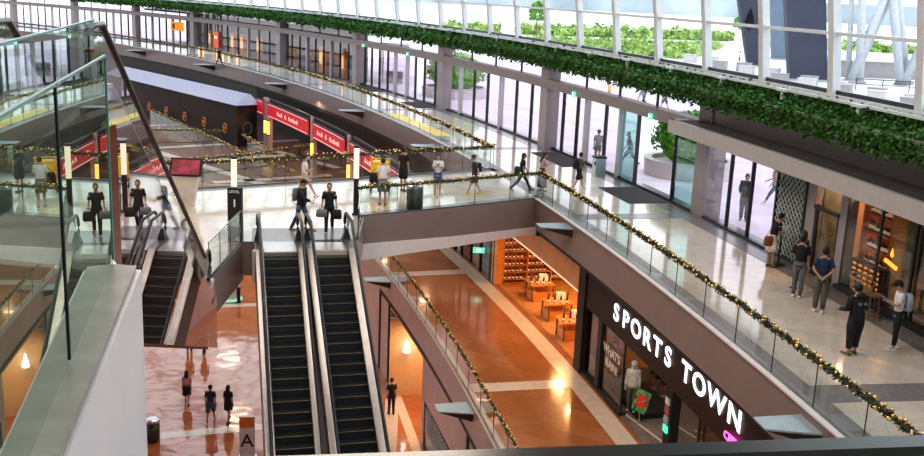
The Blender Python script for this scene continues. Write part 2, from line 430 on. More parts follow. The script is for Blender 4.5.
# level B2
mb = MB(); mb.prism([(-60, -10), (20, -10), (20, 140), (-60, 140)], -11.1, -10.8); struct('floor', mb, M['b2floor'])
mb = MB()
for (a, b) in (((-16, 37.6), (-4, 41.6)), ((-22, 54.4), (-4, 59.0)), ((-3.8, 60), (-2.2, 30)), ((-10, 20), (-6.5, 34))):
    mb.bar((a[0], a[1], -10.796), (b[0], b[1], -10.796), .62, .006)
struct('trim_16', mb, M['stripe'])

# level B2 shop wall under the B1 walkway
rw = R1+.05
def wall_ring(mb, r, t0, t1, z0, z1, th=.25): mb.ring(r, r+th, z0, z1, t0, t1)
mb = MB()
wall_ring(mb, rw, TH0, 13.6, -10.8, -6.3); wall_ring(mb, rw, 13.6, 15.15, -8.65, -6.3); wall_ring(mb, rw, 15.15, 15.3, -10.8, -6.3)
wall_ring(mb, rw, 15.3, 17.25, -6.95, -6.3); wall_ring(mb, rw, 17.25, 24, -10.8, -6.3)
struct('wall_basement_right', mb, M['pinkwall'])
mb = MB()
for t in (12.9, 17.3, 17.9): mb.ring(rw-.05, rw, -10.8, -6.5, t, t+.07)
mb.ring(rw-.08, rw, -6.75, -6.5, TH0, 17.9)
struct('trim_17', mb, M['darkbrown'])
mb = MB(); mb.box((-1.9, 44.3, -8.9), (2.5, .2, 3.8)); mb.ring(192.6, 192.8, -10.79, -6.9, 13, 17.3); struct('wall_corridor', mb, M['warmwall'])
mb = MB(); mb.ring(190.6, 192.8, -6.95, -6.8, 13, 18); struct('ceiling', mb, M['warmwall'])

# exterior ground
mb = MB(); mb.ring(200.5, 232, -.3, -.01, TH0, 62, 1.); struct('ground', mb, M['paving'])
mb = MB(); mb.ring(232, 352, -.3, -.012, TH0, 70, 1.); struct('ground', mb, M['plazawhite'])
mb = MB(); mb.ring(352, 1500, -1.6, -1.5, -10, 88, 2.); tag(struct('ground', mb, M['water']), 'pale water of the bay beyond the plaza', kind='structure')

# ------------------------------------------------------------------ level 1 facade
COLT = [14.0, 18.6, 23.35, 28.35, 33.5, 39.9, 44.4, 49.2, 54.0, 58.8]
for i, t in enumerate(COLT):
    mb = MB(); w = .27 if i else .30
    r0 = 199.85 if i == 0 else 199.4; mb.ring(r0, r0+.7, 0, 4.6, t-w/2, t+w/2, .2)
    struct('column', mb, M['column'])
mb = MB(); mb.ring(199.35, 199.9, 3.2, 3.66, 13.9, TH1); struct('trim_18', mb, M['beam'])
mb = MB(); mb.ring(199.45, 200.6, 4.45, 4.75, 13.3, TH1); mb.ring(198.75, 200.2, 4.62, 4.78, TH0, TH1); struct('trim_19', mb, M['beam'])
mb = MB(); mb.ring(198.72, 198.8, 4.6, 4.95, TH0, TH1); mb.ring(199.88, 199.96, 4.78, 5.3, TH0, TH1); struct('trim_20', mb, M['fascia'])

DOORS = {0: dict(ml=[14.65, 15.69, 16.17, 16.68, 17.28, 17.63, 18.14], wide=[16.17, 17.28], teal=[(15.69, 16.17), (14.2, 14.65)], skip=[(14.65, 15.69)]),
         2: dict(ml=[23.9, 24.5, 25.0, 25.44, 26.13, 26.6, 27.1, 27.57, 28.0], wide=[25.44, 26.13], teal=[], skip=[(24.5, 25.0)])}
wn = 0
for i in range(len(COLT)-1):
    a, b = COLT[i]+.14, COLT[i+1]-.14; wn += 1
    if i in DOORS:
        nm = 'door_%d' % (1 if i == 0 else 2); ml = DOORS[i]['ml']; wide = DOORS[i]['wide']; teal = DOORS[i]['teal']; skip = DOORS[i]['skip']
    else:
        nm = 'window_%d' % wn; n = 7 if i == 1 else (9 if i == 3 else 8)
        ml = [a+(b-a)*k/n for k in range(1, n)]; wide = ml[2::3]; teal = []; skip = []
    root = thing(nm, pol(199.9, (a+b)/2), kind='structure')
    for t in ml:
        m_ = MB(); wd = t in wide
        m_.ring(199.72 if wd else 199.8, 199.98, 0, 3.2, t-(.03 if wd else .007), t+(.03 if wd else .007), 1)
        struct('mullion', m_, M['lightmull'] if wd else M['dark'], root)
    m_ = MB(); m_.ring(199.8, 199.95, 0, .12, a, b); struct('sill', m_, M['dark'], root)
    ed = [a]+ml+[b]
    for t0, t1 in zip(ed[:-1], ed[1:]):
        if any(abs(t0-s0) < .01 and abs(t1-s1) < .01 for s0, s1 in skip): continue
        tl = any(abs(t0-s0) < .1 and abs(t1-s1) < .1 for s0, s1 in teal)
        m_ = MB(); m_.ring(199.86, 199.88, .02, 3.2, t0, t1, .5)
        struct('glass_pane', m_, M['glassteal'] if tl else M['glasswall'], root)
    m_ = MB(); m_.ring(199.86, 199.88, 3.64, 4.48, a, b, .5)
    struct('clerestory_pane', m_, M['glasswall'], root)
    m_ = MB()
    for k in range(1, 4): t = a+(b-a)*k/4; m_.ring(199.82, 199.92, 3.64, 4.48, t-.01, t+.01, 1)
    struct('clerestory_mullion', m_, M['dark'], root)

# exit signs under the header beam
for (t, where) in ((17.42, 'above the doorway where a person in grey walks out'), (15.03, 'above the open doorway in front of the round shrub'), (27.7, 'farthest back on the long header beam'), (25.05, 'beside the far round planter')):
    c = pol(199.28, t, 3.36); o = thing('exit_sign', c, 'small green exit sign hanging '+where, 'sign', 'green exit signs')
    m_ = MB(); m_.ring(199.24, 199.32, 3.18, 3.42, t-.04, t+.04, 1); m_.build('housing', M['exit'], o)
    m_ = MB(); m_.ring(199.22, 199.24, 3.24, 3.36, t-.02, t-.004, 1); m_.ring(199.22, 199.24, 3.24, 3.36, t+.004, t+.02, 1); m_.build('pictogram', M['exitw'], o)

# floor mats
for t0, t1, r0, r1, lb in ((14.62, 15.55, 198.0, 199.7, 'dark rectangular doormat in front of the open doorway by the round shrub'),
                      (17.0, 18.2, 198.3, 199.7, 'dark doormat inside the doors where a backpacker walks'),
                      (23.6, 24.6, 198.2, 199.6, 'dark doormat beside the far round planter outside'),
                      (26.6, 27.9, 198.2, 199.6, 'dark doormat farthest back along the glass facade')):
    m_ = MB(); m_.ring(r0, r1, .006, .022, t0, t1); tag(m_.build('doormat', M['mat']), lb, 'doormat')

# ------------------------------------------------------------------ curtain wall of the vault
vault = thing('window_9', pol(200, 20, 5.4), kind='structure')
prof = [(200.05, 5.45), (199.85, 7.2), (199.55, 9.2), (198.9, 11.5), (197.6, 14), (195.6, 17.3)]
ths = [9.36-1.2*k for k in range(9, 0, -1)] + [9.36+1.2*k for k in range(0, 44)]
for t in ths:
    m_ = MB()
    for (ra, za), (rb, zb) in zip(prof[:-1], prof[1:]):
        m_.bar(pol(ra-.05, t, za), pol(rb-.05, t, zb), .30, .26, up=(math.cos(R(t)), math.sin(R(t)), 0))
    struct('mullion', m_, M['whitepaint'], vault)
    m_ = MB(); m_.ring(199.75, 200.0, 5.36, 5.42, t-.62, t-.58, 1); m_.ring(199.5, 199.62, 5.0, 5.36, t-.62, t-.58, 1); m_.ring(199.42, 199.62, 5.3, 5.38, t-.67, t-.53, 1)
    struct('bracket', m_, M['whitepaint'], vault)
for (r, z) in prof[1:-1]:
    m_ = MB(); m_.ring(r-.12, r+.04, z-.05, z+.05, ths[0], ths[-1], .6); struct('transom', m_, M['whitepaint'], vault)
m_ = MB(); m_.ring(199.85, 200.2, 5.25, 5.45, ths[0], ths[-1], .6); m_.ring(199.6, 199.7, 5.3, 5.38, ths[0], ths[-1], .6)
struct('sill', m_, M['whitepaint'], vault)
m_ = MB(); m_.ring(199.98, 200.12, 5.45, 5.57, ths[0], ths[-1], .6); struct('gasket', m_, M['dark'], vault)
for ta, tb in zip(ths[:-1], ths[1:]):
    m_ = MB()
    vs = []
    for r, z in prof: vs += [pol(r+.03, ta, z), pol(r+.03, tb, z)]
    m_.add(vs, [(2*k, 2*k+1, 2*k+3, 2*k+2) for k in range(len(prof)-1)])
    struct('glass_pane', m_, M['glassvault'], vault)

# hanging plants on the ledge
def plants(name, t0, t1, n, size):
    mb = MB(); pts = []
    for _ in range(n):
        t = random.uniform(t0, t1); u = random.random()
        wob = .10*math.sin(t*37)+.07*math.sin(t*91+1)+.05*math.sin(t*211)
        if u < .6: r = random.uniform(198.75, 199.85); z = 4.86+wob*.8+random.uniform(-.1, .14)+max(0, r-199.2)*.5
        else: r = 198.72+random.gauss(0, .06); z = random.uniform(4.42+wob*.9, 4.95)
        pts.append(pol(r, t, z))
    mb.leaves(pts, size, .8); o = mb.build(name, M['leaf']); return o
m_ = MB(); m_.ring(198.9, 199.7, 4.79, 4.82, 3, 49); tag(m_.build('planter_soil', M['leaf']), kind='stuff', label='dark planting bed under the ivy', cat='soil')
tag(plants('hanging_ivy', 7.5, 14, 20000, .115), 'dense green ivy trailing over the ledge above the shops', 'plants', kind='stuff')
tag(plants('hanging_ivy', 14, 22, 13000, .15), 'green ivy trailing along the ledge above the entrance doors', 'plants', kind='stuff')
tag(plants('hanging_ivy', 22, 49, 15000, .27), 'green ivy receding along the far ledge of the glass hall', 'plants', kind='stuff')

# ------------------------------------------------------------------ canopy over the shops at right
can = thing('trim_21', pol(199, 11, 3.6), kind='structure')
m_ = MB(); m_.ring(198.55, 198.7, 3.12, 3.62, TH0, 14.12); m_.ring(198.55, 199.9, 3.12, 3.62, 14.0, 14.12); struct('fascia', m_, M['whitesoffit'] if 0 else pbr('canopy_fascia_grey', (.50, .46, .45), .35, var=.05), can)
m_ = MB()
for k in range(8): r = 198.72+k*.16; m_.ring(r, r+.075, 3.50, 3.60, TH0, 14.0)
for t in np.arange(-3.5, 14, 1.2): m_.ring(198.7, 200, 3.40, 3.50, t, t+.05, 1)
struct('slats', m_, M['slat'], can)
m_ = MB(); m_.ring(198.7, 200.0, 3.3, 3.38, TH0, 14.0); struct('soffit', m_, M['black'], can)
m_ = MB(); m_.ring(199.9, 200.1, 3.12, 4.6, TH0, 13.9); struct('wall_above_shops', m_, M['fascia'])

# walls and roof out of frame
m_ = MB(); m_.ring(120, 195.8, 17.3, 17.6, TH0-6, 21, 1.); struct('ceiling', m_, M['ceiling'])
for k in range(14):
    t = 22+k*2.4; m_ = MB(); m_.ring(120, 199, 17.0, 17.6, t, t+.35, 1.); struct('ceiling_beam', m_, M['whitepaint'])
for k in range(10):
    r = 122+k*8; m_ = MB(); m_.ring(r, r+.8, 17.0, 17.6, 21, 56, 1.); struct('ceiling_beam', m_, M['whitepaint'])
m_ = MB(); m_.box((-100, 60, 3), (.4, 180, 29)); struct('wall_left', m_, M['ceiling'])
m_ = MB(); m_.box((-50, -12, 3), (100, .4, 29)); struct('wall_back', m_, M['ceiling'])

# ------------------------------------------------------------------ level B1 storefronts on the right
RS = 194.85
m_ = MB(); m_.ring(RS, RS+.3, -2.84, -1.38, TH0, 13.42); struct('wall_shop_fascia', m_, M['darkbrown'])
m_ = MB(); m_.ring(RS-.06, RS+.3, -5.4, -1.25, 13.42, 13.62, .1); struct('trim_22', m_, M['darkbrown'])
m_ = MB(); m_.ring(RS, RS+.25, -5.4, -1.25, 16.75, 16.95, .1); m_.ring(RS, RS+.2, -5.4, -1.25, 18.6, 24); struct('wall_shop_fascia', m_, M['darkbrown'])
# sports shop
m_ = MB(); m_.ring(RS+.05, 203, -5.39, -5.36, 3, 13.42); struct('floor', m_, M['floorgrey'])
m_ = MB()
for (a, b) in ((P(195.1, 12.35), P(197.2, 9.5)), (P(196.2, 12.3), P(199, 9.5)), (P(196.9, 11.9), P(197.3, 11.75))): m_.bar((*a, -5.355), (*b, -5.355), .07, .01)
struct('trim_23', m_, M['stripe'])
m_ = MB(); m_.ring(202.6, 203, -5.4, -1.2, 3, 17); struct('wall_shop_back', m_, M['black'])
m_ = MB(); m_.ring(RS+.05, 203, -5.4, -1.2, 13.5, 13.56, .1); struct('wall_shop_divider', m_, M['bulkhead'])
win = thing('window_10', pol(RS, 12, -5.4), kind='structure')
for t0, t1 in ((12.35, 13.42), (10.6, 12.35), (8.6, 10.6)):
    if t0 == 10.6: continue
    m_ = MB(); m_.ring(RS+.12, RS+.14, -5.38, -2.78, t0, t1); struct('glass_pane', m_, M['glassdark'], win)
for t in (12.98, 12.30, 10.6):
    m_ = MB(); wd = .05 if t == 12.98 else .012; m_.ring(RS+.02, RS+(.16 if t == 12.98 else .08), -5.4, -2.5 if t != 12.98 else -1.5, t-wd, t+wd, 1); struct('frame', m_, M['black'], win)
m_ = MB(); m_.ring(RS, RS+.25, -5.4, -5.28, 12.3, 13.42); struct('sill', m_, M['black'], win)
# platform and mannequin
pf_ = thing('display_platform', pol(195.9, 12.5, -5.36), 'low black display platform in the sports shop window', 'platform')
m_ = MB(); m_.ring(195.35, 196.7, -5.36, -5.18, 12.2, 12.95); m_.build('top', M['black'], pf_)
m_ = MB(); m_.ring(195.33, 195.37, -5.3, -5.2, 12.2, 12.95); m_.build('edge_strip', M['darkbrown'], pf_)

# SPORTS TOWN lettering, letter by letter along the curved wall
sg = thing('shop_sign', pol(RS-.1, 11.3, -3.0), 'big white illuminated capitals reading SPORTS TOWN on the dark shop fascia', 'sign')
word = 'SPORTS TOWN'; adv = {'S': .93, 'P': .93, 'O': 1.06, 'R': .97, 'T': .88, ' ': .55, 'W': 1.38, 'N': 1.03}
tot = sum(adv[c] for c in word); t_a, t_b = 12.66, 9.86; cur = 0
for ch in word:
    t = t_a+(t_b-t_a)*(cur+adv[ch]/2)/tot; cur += adv[ch]
    if ch == ' ': continue
    p = pol(RS-.035, t, -2.36+.20*(12.66-t)/2.8); tang = Vector((math.sin(R(t)), -math.cos(R(t)), 0)); zoff = .0
    m_ = MB(); put_text(m_, ch, .80, p, tang, (0, 0, 1), depth=.004, bold=.020, stretch=1.33)
    m_.build('letter', M['signwhite'], sg)
ps = thing('neon_sign', pol(RS-.1, 9.85, -3.3), 'small pink neon lozenge sign beside the last letter of SPORTS TOWN', 'sign')
def on_wall(r, t, z): return pol(r, t, z)
m_ = MB(); loop = []
for k in range(25):
    a = 2*math.pi*k/24; x = math.copysign(min(abs(math.cos(a))*1.3, 1), math.cos(a)); y = math.sin(a)
    loop.append(pol(RS-.07, 9.90-x*.20, -2.50+y*.11))
m_.tube(loop, .018, 6); m_.build('neon_outline', M['signpink'], ps)
for k in range(7): m_ = MB(); m_.ring(RS-.08, RS-.05, -2.56, -2.44, 9.76+k*.042, 9.78+k*.042, 1); m_.build('neon_letter', M['signpink'], ps)
# window writing
wt = thing('window_lettering', pol(RS, 12.8, -4.2), "white hand-painted words WHAT'S RAIN? on the sports shop window", 'lettering')
tg = Vector((math.sin(R(12.8)), -math.cos(R(12.8)), 0))
m_ = MB(); put_text(m_, "WHAT'S", .42, pol(RS+.03, 12.62, -3.75), tg, (0, 0, 1), depth=.004, bold=.004); m_.build('upper_line', M['paper'], wt)
m_ = MB(); put_text(m_, "RAIN?", .42, pol(RS+.03, 12.60, -4.2), tg, (0, 0, 1), depth=.004, bold=.004); m_.build('lower_line', M['paper'], wt)
# poster board
pb = thing('poster_stand', pol(195.35, 12.12, -5.36), 'leaning poster board in green, red and white before the mannequin', 'poster')
c = pol(195.35, 12.12, -4.62); tg2 = Vector((.75, -.66, 0)).normalized(); up2 = Vector((.25, .05, 1)).normalized()
m_ = MB(); m_.bar(c-up2*.36, c+up2*.36, .52, .03, up=tg2.cross(up2)); m_.build('board', M['poster'], pb)
m_ = MB(); m_.bar(c-up2*.2-tg2.cross(up2)*-.02+Vector((0, -.03, 0)), c+up2*.22+Vector((0, -.03, 0)), .34, .02, up=tg2.cross(up2)); m_.build('red_panel', M['posterred'], pb)
m_ = MB(); m_.bar(c+Vector((0, -.06, 0))-tg2*.12-up2*.05, c+Vector((0, -.06, 0))+tg2*.12+up2*.08, .07, .01); m_.build('white_flash', M['paper'], pb)
m_ = MB(); m_.tube([c-up2*.3, (c.x, c.y, -5.35)], .02); m_.tube([(c.x-.25, c.y-.15, -5.35), (c.x+.25, c.y+.15, -5.35)], .02); m_.build('stand', M['steel'], pb)
# small stickers on a dark door post
dp = thing('notice_post', pol(195.6, 11.62, -5.36), 'black post carrying white, blue and green notices inside the shop door', 'post')
m_ = MB(); m_.ring(195.5, 195.8, -5.36, -3.5, 11.55, 11.68, 1); m_.build('post', M['black'], dp)
for k, mt in enumerate(('paper', 'screen', 'winglight', 'exit')):
    m_ = MB(); m_.ring(195.44, 195.49, -4.0-k*.3, -3.78-k*.3, 11.58, 11.66, 1); m_.build('notice', M[mt], dp)
# garments on rails
def garment_rail(t, r, lb, cols):
    o = thing('garment_rail', pol(r, t, -5.36), lb, 'clothes rail'); a = pol(r, t-.22, -4.0); b = pol(r, t+.22, -4.0)
    m_ = MB(); m_.tube([a, b], .02)
    for q in (a, b): m_.tube([q, (q.x, q.y, -5.35)], .02); m_.tube([(q.x-.2, q.y-.1, -5.34), (q.x+.2, q.y+.1, -5.34)], .02)
    m_.build('frame', M['steel'], o)
    for k, cm in enumerate(cols):
        q = a.lerp(b, (k+.5)/len(cols)); g = MB()
        g.rings([[Vector((q.x+math.cos(x)*w*.25, q.y+math.sin(x)*w*.07, z)) for x in [i*math.pi/4 for i in range(8)]] for w, z in ((.3, -4.02), (1, -4.12), (.9, -4.5), (1, -4.8))])
        tag(g.build('hanging_jacket', cm, smooth=True), '%s jacket hanging on the %s' % (['red', 'black', 'grey'][k % 3], 'rail behind the mannequin' if r < 198 else 'rear rail of the sports shop'), 'jacket')
redf = pbr('red_fabric', (.55, .02, .02), .7); greyf = pbr('grey_fabric', (.2, .2, .21), .7)
garment_rail(12.75, 197.0, 'clothes rail with a red jacket behind the shop window', [redf, M['black'], greyf])
garment_rail(11.2, 198.8, 'clothes rail deep inside the sports shop', [redf, M['black'], greyf])
rs_ = thing('red_window_graphic', pol(RS+.2, 12.7, -3.9), 'red brush-stroke graphic beside the painted words on the shop window', 'decal')
m_ = MB()
for k in range(5): m_.ball(pol(RS+.2, 12.66-k*.03, -3.05-.07*k), .09, .09, .06, 8, 5)
m_.build('blot', redf, rs_)
m_ = MB(); m_.tube([pol(RS+.2, 12.74, -3.4), pol(RS+.2, 12.55, -3.1)], .02); m_.build('stroke', redf, rs_)

# ---------------- wine shop
m_ = MB(); m_.ring(RS, RS+.15, -2.5, -1.3, 13.62, 16.75); struct('wall_bulkhead', m_, M['bulkhead'])
m_ = MB(); m_.ring(RS-.03, RS+.02, -2.55, -2.5, 13.62, 16.75); struct('trim_24', m_, glow('shop_led_strip', (1, .72, .45), .9))
m_ = MB(); m_.ring(RS+.2, 203, -5.395, -5.37, 13.56, 16.9); struct('floor', m_, pbr('amber_shop_floor', (.55, .25, .09), .3, var=.15, coat=.2))
m_ = MB(); m_.ring(RS+.1, 203, -5.4, -1.25, 16.88, 16.95, .1); struct('wall_wine_shop', m_, M['winewall'])
m_ = MB(); m_.ring(RS+.0, RS+.35, -5.38, -1.25, 16.68, 16.88, .1); struct('trim_25', m_, M['winewood'])
# wall shelving, a radial wall seen frontally
rd = Vector((math.cos(R(16.3)), math.sin(R(16.3)), 0)); tgn = Vector((math.sin(R(16.3)), -math.cos(R(16.3)), 0))
shelfroot = thing('wine_shelving', pol(198, 16.6, -5.37), 'tall amber shelving of wine bottles on the end wall of the wine shop', 'shelving')
base0 = pol(195.3, 16.84, 0)
zs = [-5.2+.34*k for k in range(10)]
m_ = MB()
for z in zs: m_.bar(base0+Vector((0, 0, z))+tgn*.2, base0+rd*6.0+Vector((0, 0, z))+tgn*.2, .34, .035)
m_.build('shelf', M['winewood'], shelfroot)
for k in range(6):
    m_ = MB(); q = base0+rd*(k*1.2); m_.bar(q+tgn*.2+Vector((0, 0, -5.36)), q+tgn*.2+Vector((0, 0, -1.9)), .05, .34, up=tuple(tgn)); m_.build('upright', M['winewood'], shelfroot)
def bottle_mb(c=(0, 0, 0), s=1.):
    return [(.036*s, 0), (.038*s, .17*s), (.030*s, .205*s), (.013*s, .235*s), (.013*s, .29*s)]
proto = None
lbm = 0
for zi, z in enumerate(zs[:-1]):
    for k in range(30):
        if k % 6 == 5: continue
        q = base0+rd*(.12+k*.195)+tgn*(.30)+Vector((0, 0, z+.02))
        if proto is None:
            m_ = MB(); m_.lathe(bottle_mb(), n=8); proto = m_.build('wine_bottle', M['bottle'], smooth=True)
            m_ = MB(); m_.lathe([(.0395, .04), (.0395, .13)], n=8); lab = m_.build('label', M['bottle2']); lab.parent = proto
            o = proto
        else: o = copy_tree(proto)
        o.location = q; o.scale = (1.35, 1.35, .86)
        tag(o, 'wine bottle with pale label in a row on the lit shelving', 'bottle', 'wine bottles on the end wall shelving')
# display tables with cases
def wine_table(t, r, lb, w=1.1):
    o = thing('display_table', pol(r, t, -5.37), lb, 'display table')
    c = pol(r, t); m_ = MB(); m_.box((c.x, c.y, -4.62), (w, 1.0, .06), R(t)); m_.build('top', M['winewood'], o)
    m_ = MB(); m_.box((c.x, c.y, -5.15), (w*.9, .85, .40), R(t)); m_.build('cabinet', M['winewood'], o)
    for sx in (-1, 1):
        for sy in (-1, 1):
            m_ = MB(); q = Matrix.Rotation(R(t), 3, 'Z') @ Vector((sx*w*.45, sy*.42, 0)); m_.box((c.x+q.x, c.y+q.y, -4.99), (.06, .06, .74), R(t)); m_.build('leg', M['wood'], o)
    return c
spots = [(13.85, 195.8, 'amber display table tight against the corner post of the wine shop'), (16.0, 196.2, 'amber display table nearest the end wall shelving'), (14.15, 197.0, 'amber display table of bottles nearest the shop corner post'), (14.5, 195.8, 'amber display table, second from the shop corner post'),
         (15.2, 196.0, 'amber display table in the middle of the wine shop'), (14.4, 197.6, 'rear amber display table with stacked wine cases'), (15.1, 198.2, 'amber display table farthest inside the wine shop')]
words_ = ['tight against the corner post', 'nearest the end wall', 'nearest the corner post', 'second from the corner post', 'in the middle of the wine shop', 'at the rear with wine cases', 'farthest inside the wine shop']
for si, (t, r, lb) in enumerate(spots):
    c = wine_table(t, r, lb)
    for i in range(4):
        for j in range(4):
            o = copy_tree(proto); o.location = (c.x-.4+i*.26+.03*j, c.y-.36+j*.24, -4.59); o.scale = (1.3, 1.3, 1.1)
            tag(o, 'wine bottle standing on the display table '+words_[si], 'bottle', 'bottles on the table '+words_[si])
    m_ = MB(); m_.box((c.x+.15, c.y+.2, -4.83+.4), (.34, .26, .28), .3)
    bx = m_.build('wine_case', M['bottle2']); tag(bx, 'pale wine case on the display table '+words_[si], 'box')
# hanging rack of glasses
# shopfront next to the wine shop, seen under the bridge
win = thing('window_11', pol(RS, 17.7, -5.4), kind='structure')
for t in (16.95, 17.4, 17.85, 18.3): m_ = MB(); m_.ring(RS, RS+.15, -5.4, -1.25, t, t+.04, 1); struct('frame', m_, M['black'], win)
m_ = MB(); m_.ring(RS+.06, RS+.08, -5.38, -1.3, 16.95, 18.6); struct('glass_pane', m_, M['glassdark'], win)
ex = thing('exit_sign', pol(RS-.2, 17.2, -3.3), 'green exit sign hanging beside the wine shop', 'sign')
c = pol(RS-.3, 17.2, -4.15)
m_ = MB(); m_.box(c, (.55, .06, .26)); m_.build('housing', M['exit'], ex)
m_ = MB(); m_.box(c+Vector((0, -.04, 0)), (.2, .02, .14)); m_.build('pictogram', M['exitw'], ex)
m_ = MB(); m_.tube([c+Vector((0, 0, .1)), c+Vector((0, 0, 2.8))], .012); m_.build('rod', M['steel'], ex)

# ------------------------------------------------------------------ level B2 below: corridor lamp, shop window
lm = thing('wall_lamp', pol(192.8, 16.1, -8.3), 'bright white cone wall lamp in the orange corridor', 'lamp')
m_ = MB(); m_.lathe([(.02, .35), (.16, -.25), (.14, -.27)], (-2.35, 43.95, -8.25), 12); m_.build('lamp_shade', glow('white_lamp', (1, .93, .85), 5), lm)
m_ = MB(); m_.box((-2.35, 44.1, -8.2), (.15, .2, .1)); m_.build('bracket', M['steel'], lm)
win = thing('window_12', pol(rw, 13, -9), kind='structure')
m_ = MB(); m_.ring(rw+.05, rw+.1, -10.8, -8.65, 13.6, 15.15); struct('glass_pane', m_, M['glassdark'], win)
m_ = MB(); m_.ring(rw+.3, rw+.4, -10.8, -8.65, 13.6, 15.15); struct('backing', m_, M['darkbrown'], win)
for k in range(14):
    m_ = MB(); m_.ring(rw-.02, rw+.02, -9.9, -8.8, 13.7+k*.1, 13.73+k*.1, 1); struct('louvre', m_, M['lightmull'], win)

# ------------------------------------------------------------------ far B1 shops with red banners, and the dark pavilion
for i, (t0, t1) in enumerate(((28.75, 29.35), (25.25, 28.45), (22.6, 24.95), (18.5, 22.3))):
    bn = thing('red_banner', pol(192.15, (t0+t1)/2, -2.9), '%s red hanging banner with pale script over the dark restaurant front' % ['leftmost narrow', 'second from left,', 'third from left,', 'rightmost, longest'][i], 'banner')
    m_ = MB(); m_.ring(192.1, 192.14, -2.6, -1.5, t0, t1, .3); m_.build('cloth', M['red'], bn)
    m_ = MB()
    for z in (-1.6, -2.53): m_.ring(192.07, 192.1, z, z+.03, t0+.1, t1-.1, .5)
    tm = (t0+t1)/2
    if t1-t0 > 1:
        for k in range(11):
            if k in (3, 5): continue
            a = tm+.75-k*.15; m_.tube([pol(192.07, a+.05, -2.2), pol(192.07, a, -1.9-.08*(k % 2)), pol(192.07, a-.05, -2.2), pol(192.07, a-.02, -2.03)], .022, 4)
    m_.build('script_marks', M['lettergold'], bn)
    m_ = MB(); m_.ring(192.05, 192.2, -1.5, -1.43, t0, t1, .5); m_.build('rail', M['dark'], bn)
for i, t in enumerate((28.75, 28.5, 25.1, 22.45, 20.5)):
    m_ = MB(); m_.ring(192.2, 192.5, -5.4, -1.2, t-.1, t+.1, 1); struct('column', m_, M['fascia2'])
    lp = thing('column_lamp', pol(192.1, t, -3.6), 'amber tube lamp on the %s column under the red banners' % ['leftmost', 'second', 'third', 'fourth', 'rightmost'][i], 'lamp')
    m_ = MB(); m_.lathe([(.09, -.55), (.11, -.5), (.11, .5), (.09, .55)], pol(192.08, t-.14, -3.5), 10); m_.build('tube', M['lampamber'], lp)
    m_ = MB(); m_.lathe([(.13, 0), (.13, .08)], pol(192.08, t-.14, -4.1), 10); m_.lathe([(.13, 0), (.13, .08)], pol(192.08, t-.14, -2.95), 10); m_.build('cap', M['dark'], lp)
m_ = MB(); m_.ring(196.5, 196.8, -5.4, -1.2, 17, 33); struct('wall_restaurant_back', m_, M['black'])
m_ = MB(); m_.ring(192.3, 192.5, -2.0, -1.2, 17, 28.6); struct('wall_restaurant_front', m_, M['darkbrown'])
for i, t in enumerate((23.2, 24.2, 25.8, 26.8, 27.6)):
    c = pol(193.9, t); tb = thing('restaurant_table', (c.x, c.y, -5.4), '%s dark dining table inside the far restaurant' % ['first', 'second', 'third', 'fourth', 'fifth'][i]+' from the right', 'table')
    m_ = MB(); m_.box((c.x, c.y, -4.66), (.9, .9, .05)); m_.build('top', M['wood'], tb)
    m_ = MB(); m_.tube([(c.x, c.y, -5.38), (c.x, c.y, -4.68)], .05); m_.box((c.x, c.y, -5.38), (.5, .5, .03)); m_.build('pedestal', M['dark'], tb)
# pavilion
pv = thing('pavilion', pol(189, 32, -5.4), 'long dark windowless pavilion with a sloping pale lavender roof', 'kiosk')
A = Vector((-18.8, 81.7, 0)); B = Vector((-37.5, 104.2, 0)); dAB = (B-A).normalized(); nn = Vector((dAB.y, -dAB.x, 0)); 
if nn.x < 0: nn = -nn
q = [A, B, B+nn*1.8, A+nn*1.8]
m_ = MB(); m_.prism([(v.x, v.y) for v in q], -5.4, -1.95); m_.build('wall', M['pavil'], pv)
m_ = MB(); e = .25
lo = [A-nn*e-dAB*e, B-nn*e, B+nn*2.0, A+nn*2.0-dAB*e]; hi = [A+nn*1.6+dAB*1.3, B+nn*1.6, B+nn*1.9, A+nn*1.9+dAB*1.3]
m_.add([(v.x, v.y, -1.95) for v in lo]+[(v.x, v.y, -1.25) for v in hi], [(0, 1, 2, 3), (4, 5, 6, 7), (0, 1, 5, 4), (1, 2, 6, 5), (2, 3, 7, 6), (3, 0, 4, 7)]); m_.build('roof', M['lavroof'], pv)
for k in range(8):
    c = A+dAB*(2.2+k*4.0)-nn*.03; m_ = MB(); pts = [c+Vector((0, 0, -4.1))+dAB*math.cos(a)*.38+Vector((0, 0, math.sin(a)*.38)) for a in [i*math.pi/6 for i in range(13)]]
    m_.tube(pts, .05, 5); m_.ball(c+Vector((0, 0, -4.1)), .16, .1, .16); m_.build('medallion', M['bulkhead'], pv)
c = A+nn*.9-dAB*.04
m_ = MB(); m_.tube([c+Vector((0, 0, -3.9))+nn*math.cos(a)*.4+Vector((0, 0, math.sin(a)*.5)) for a in [i*math.pi/6 for i in range(13)]], .05, 5)
m_.box(c+Vector((0, 0, -4.7)), (.7, .05, .2), math.atan2(nn.y, nn.x)); m_.build('emblem', M['slate'], pv)

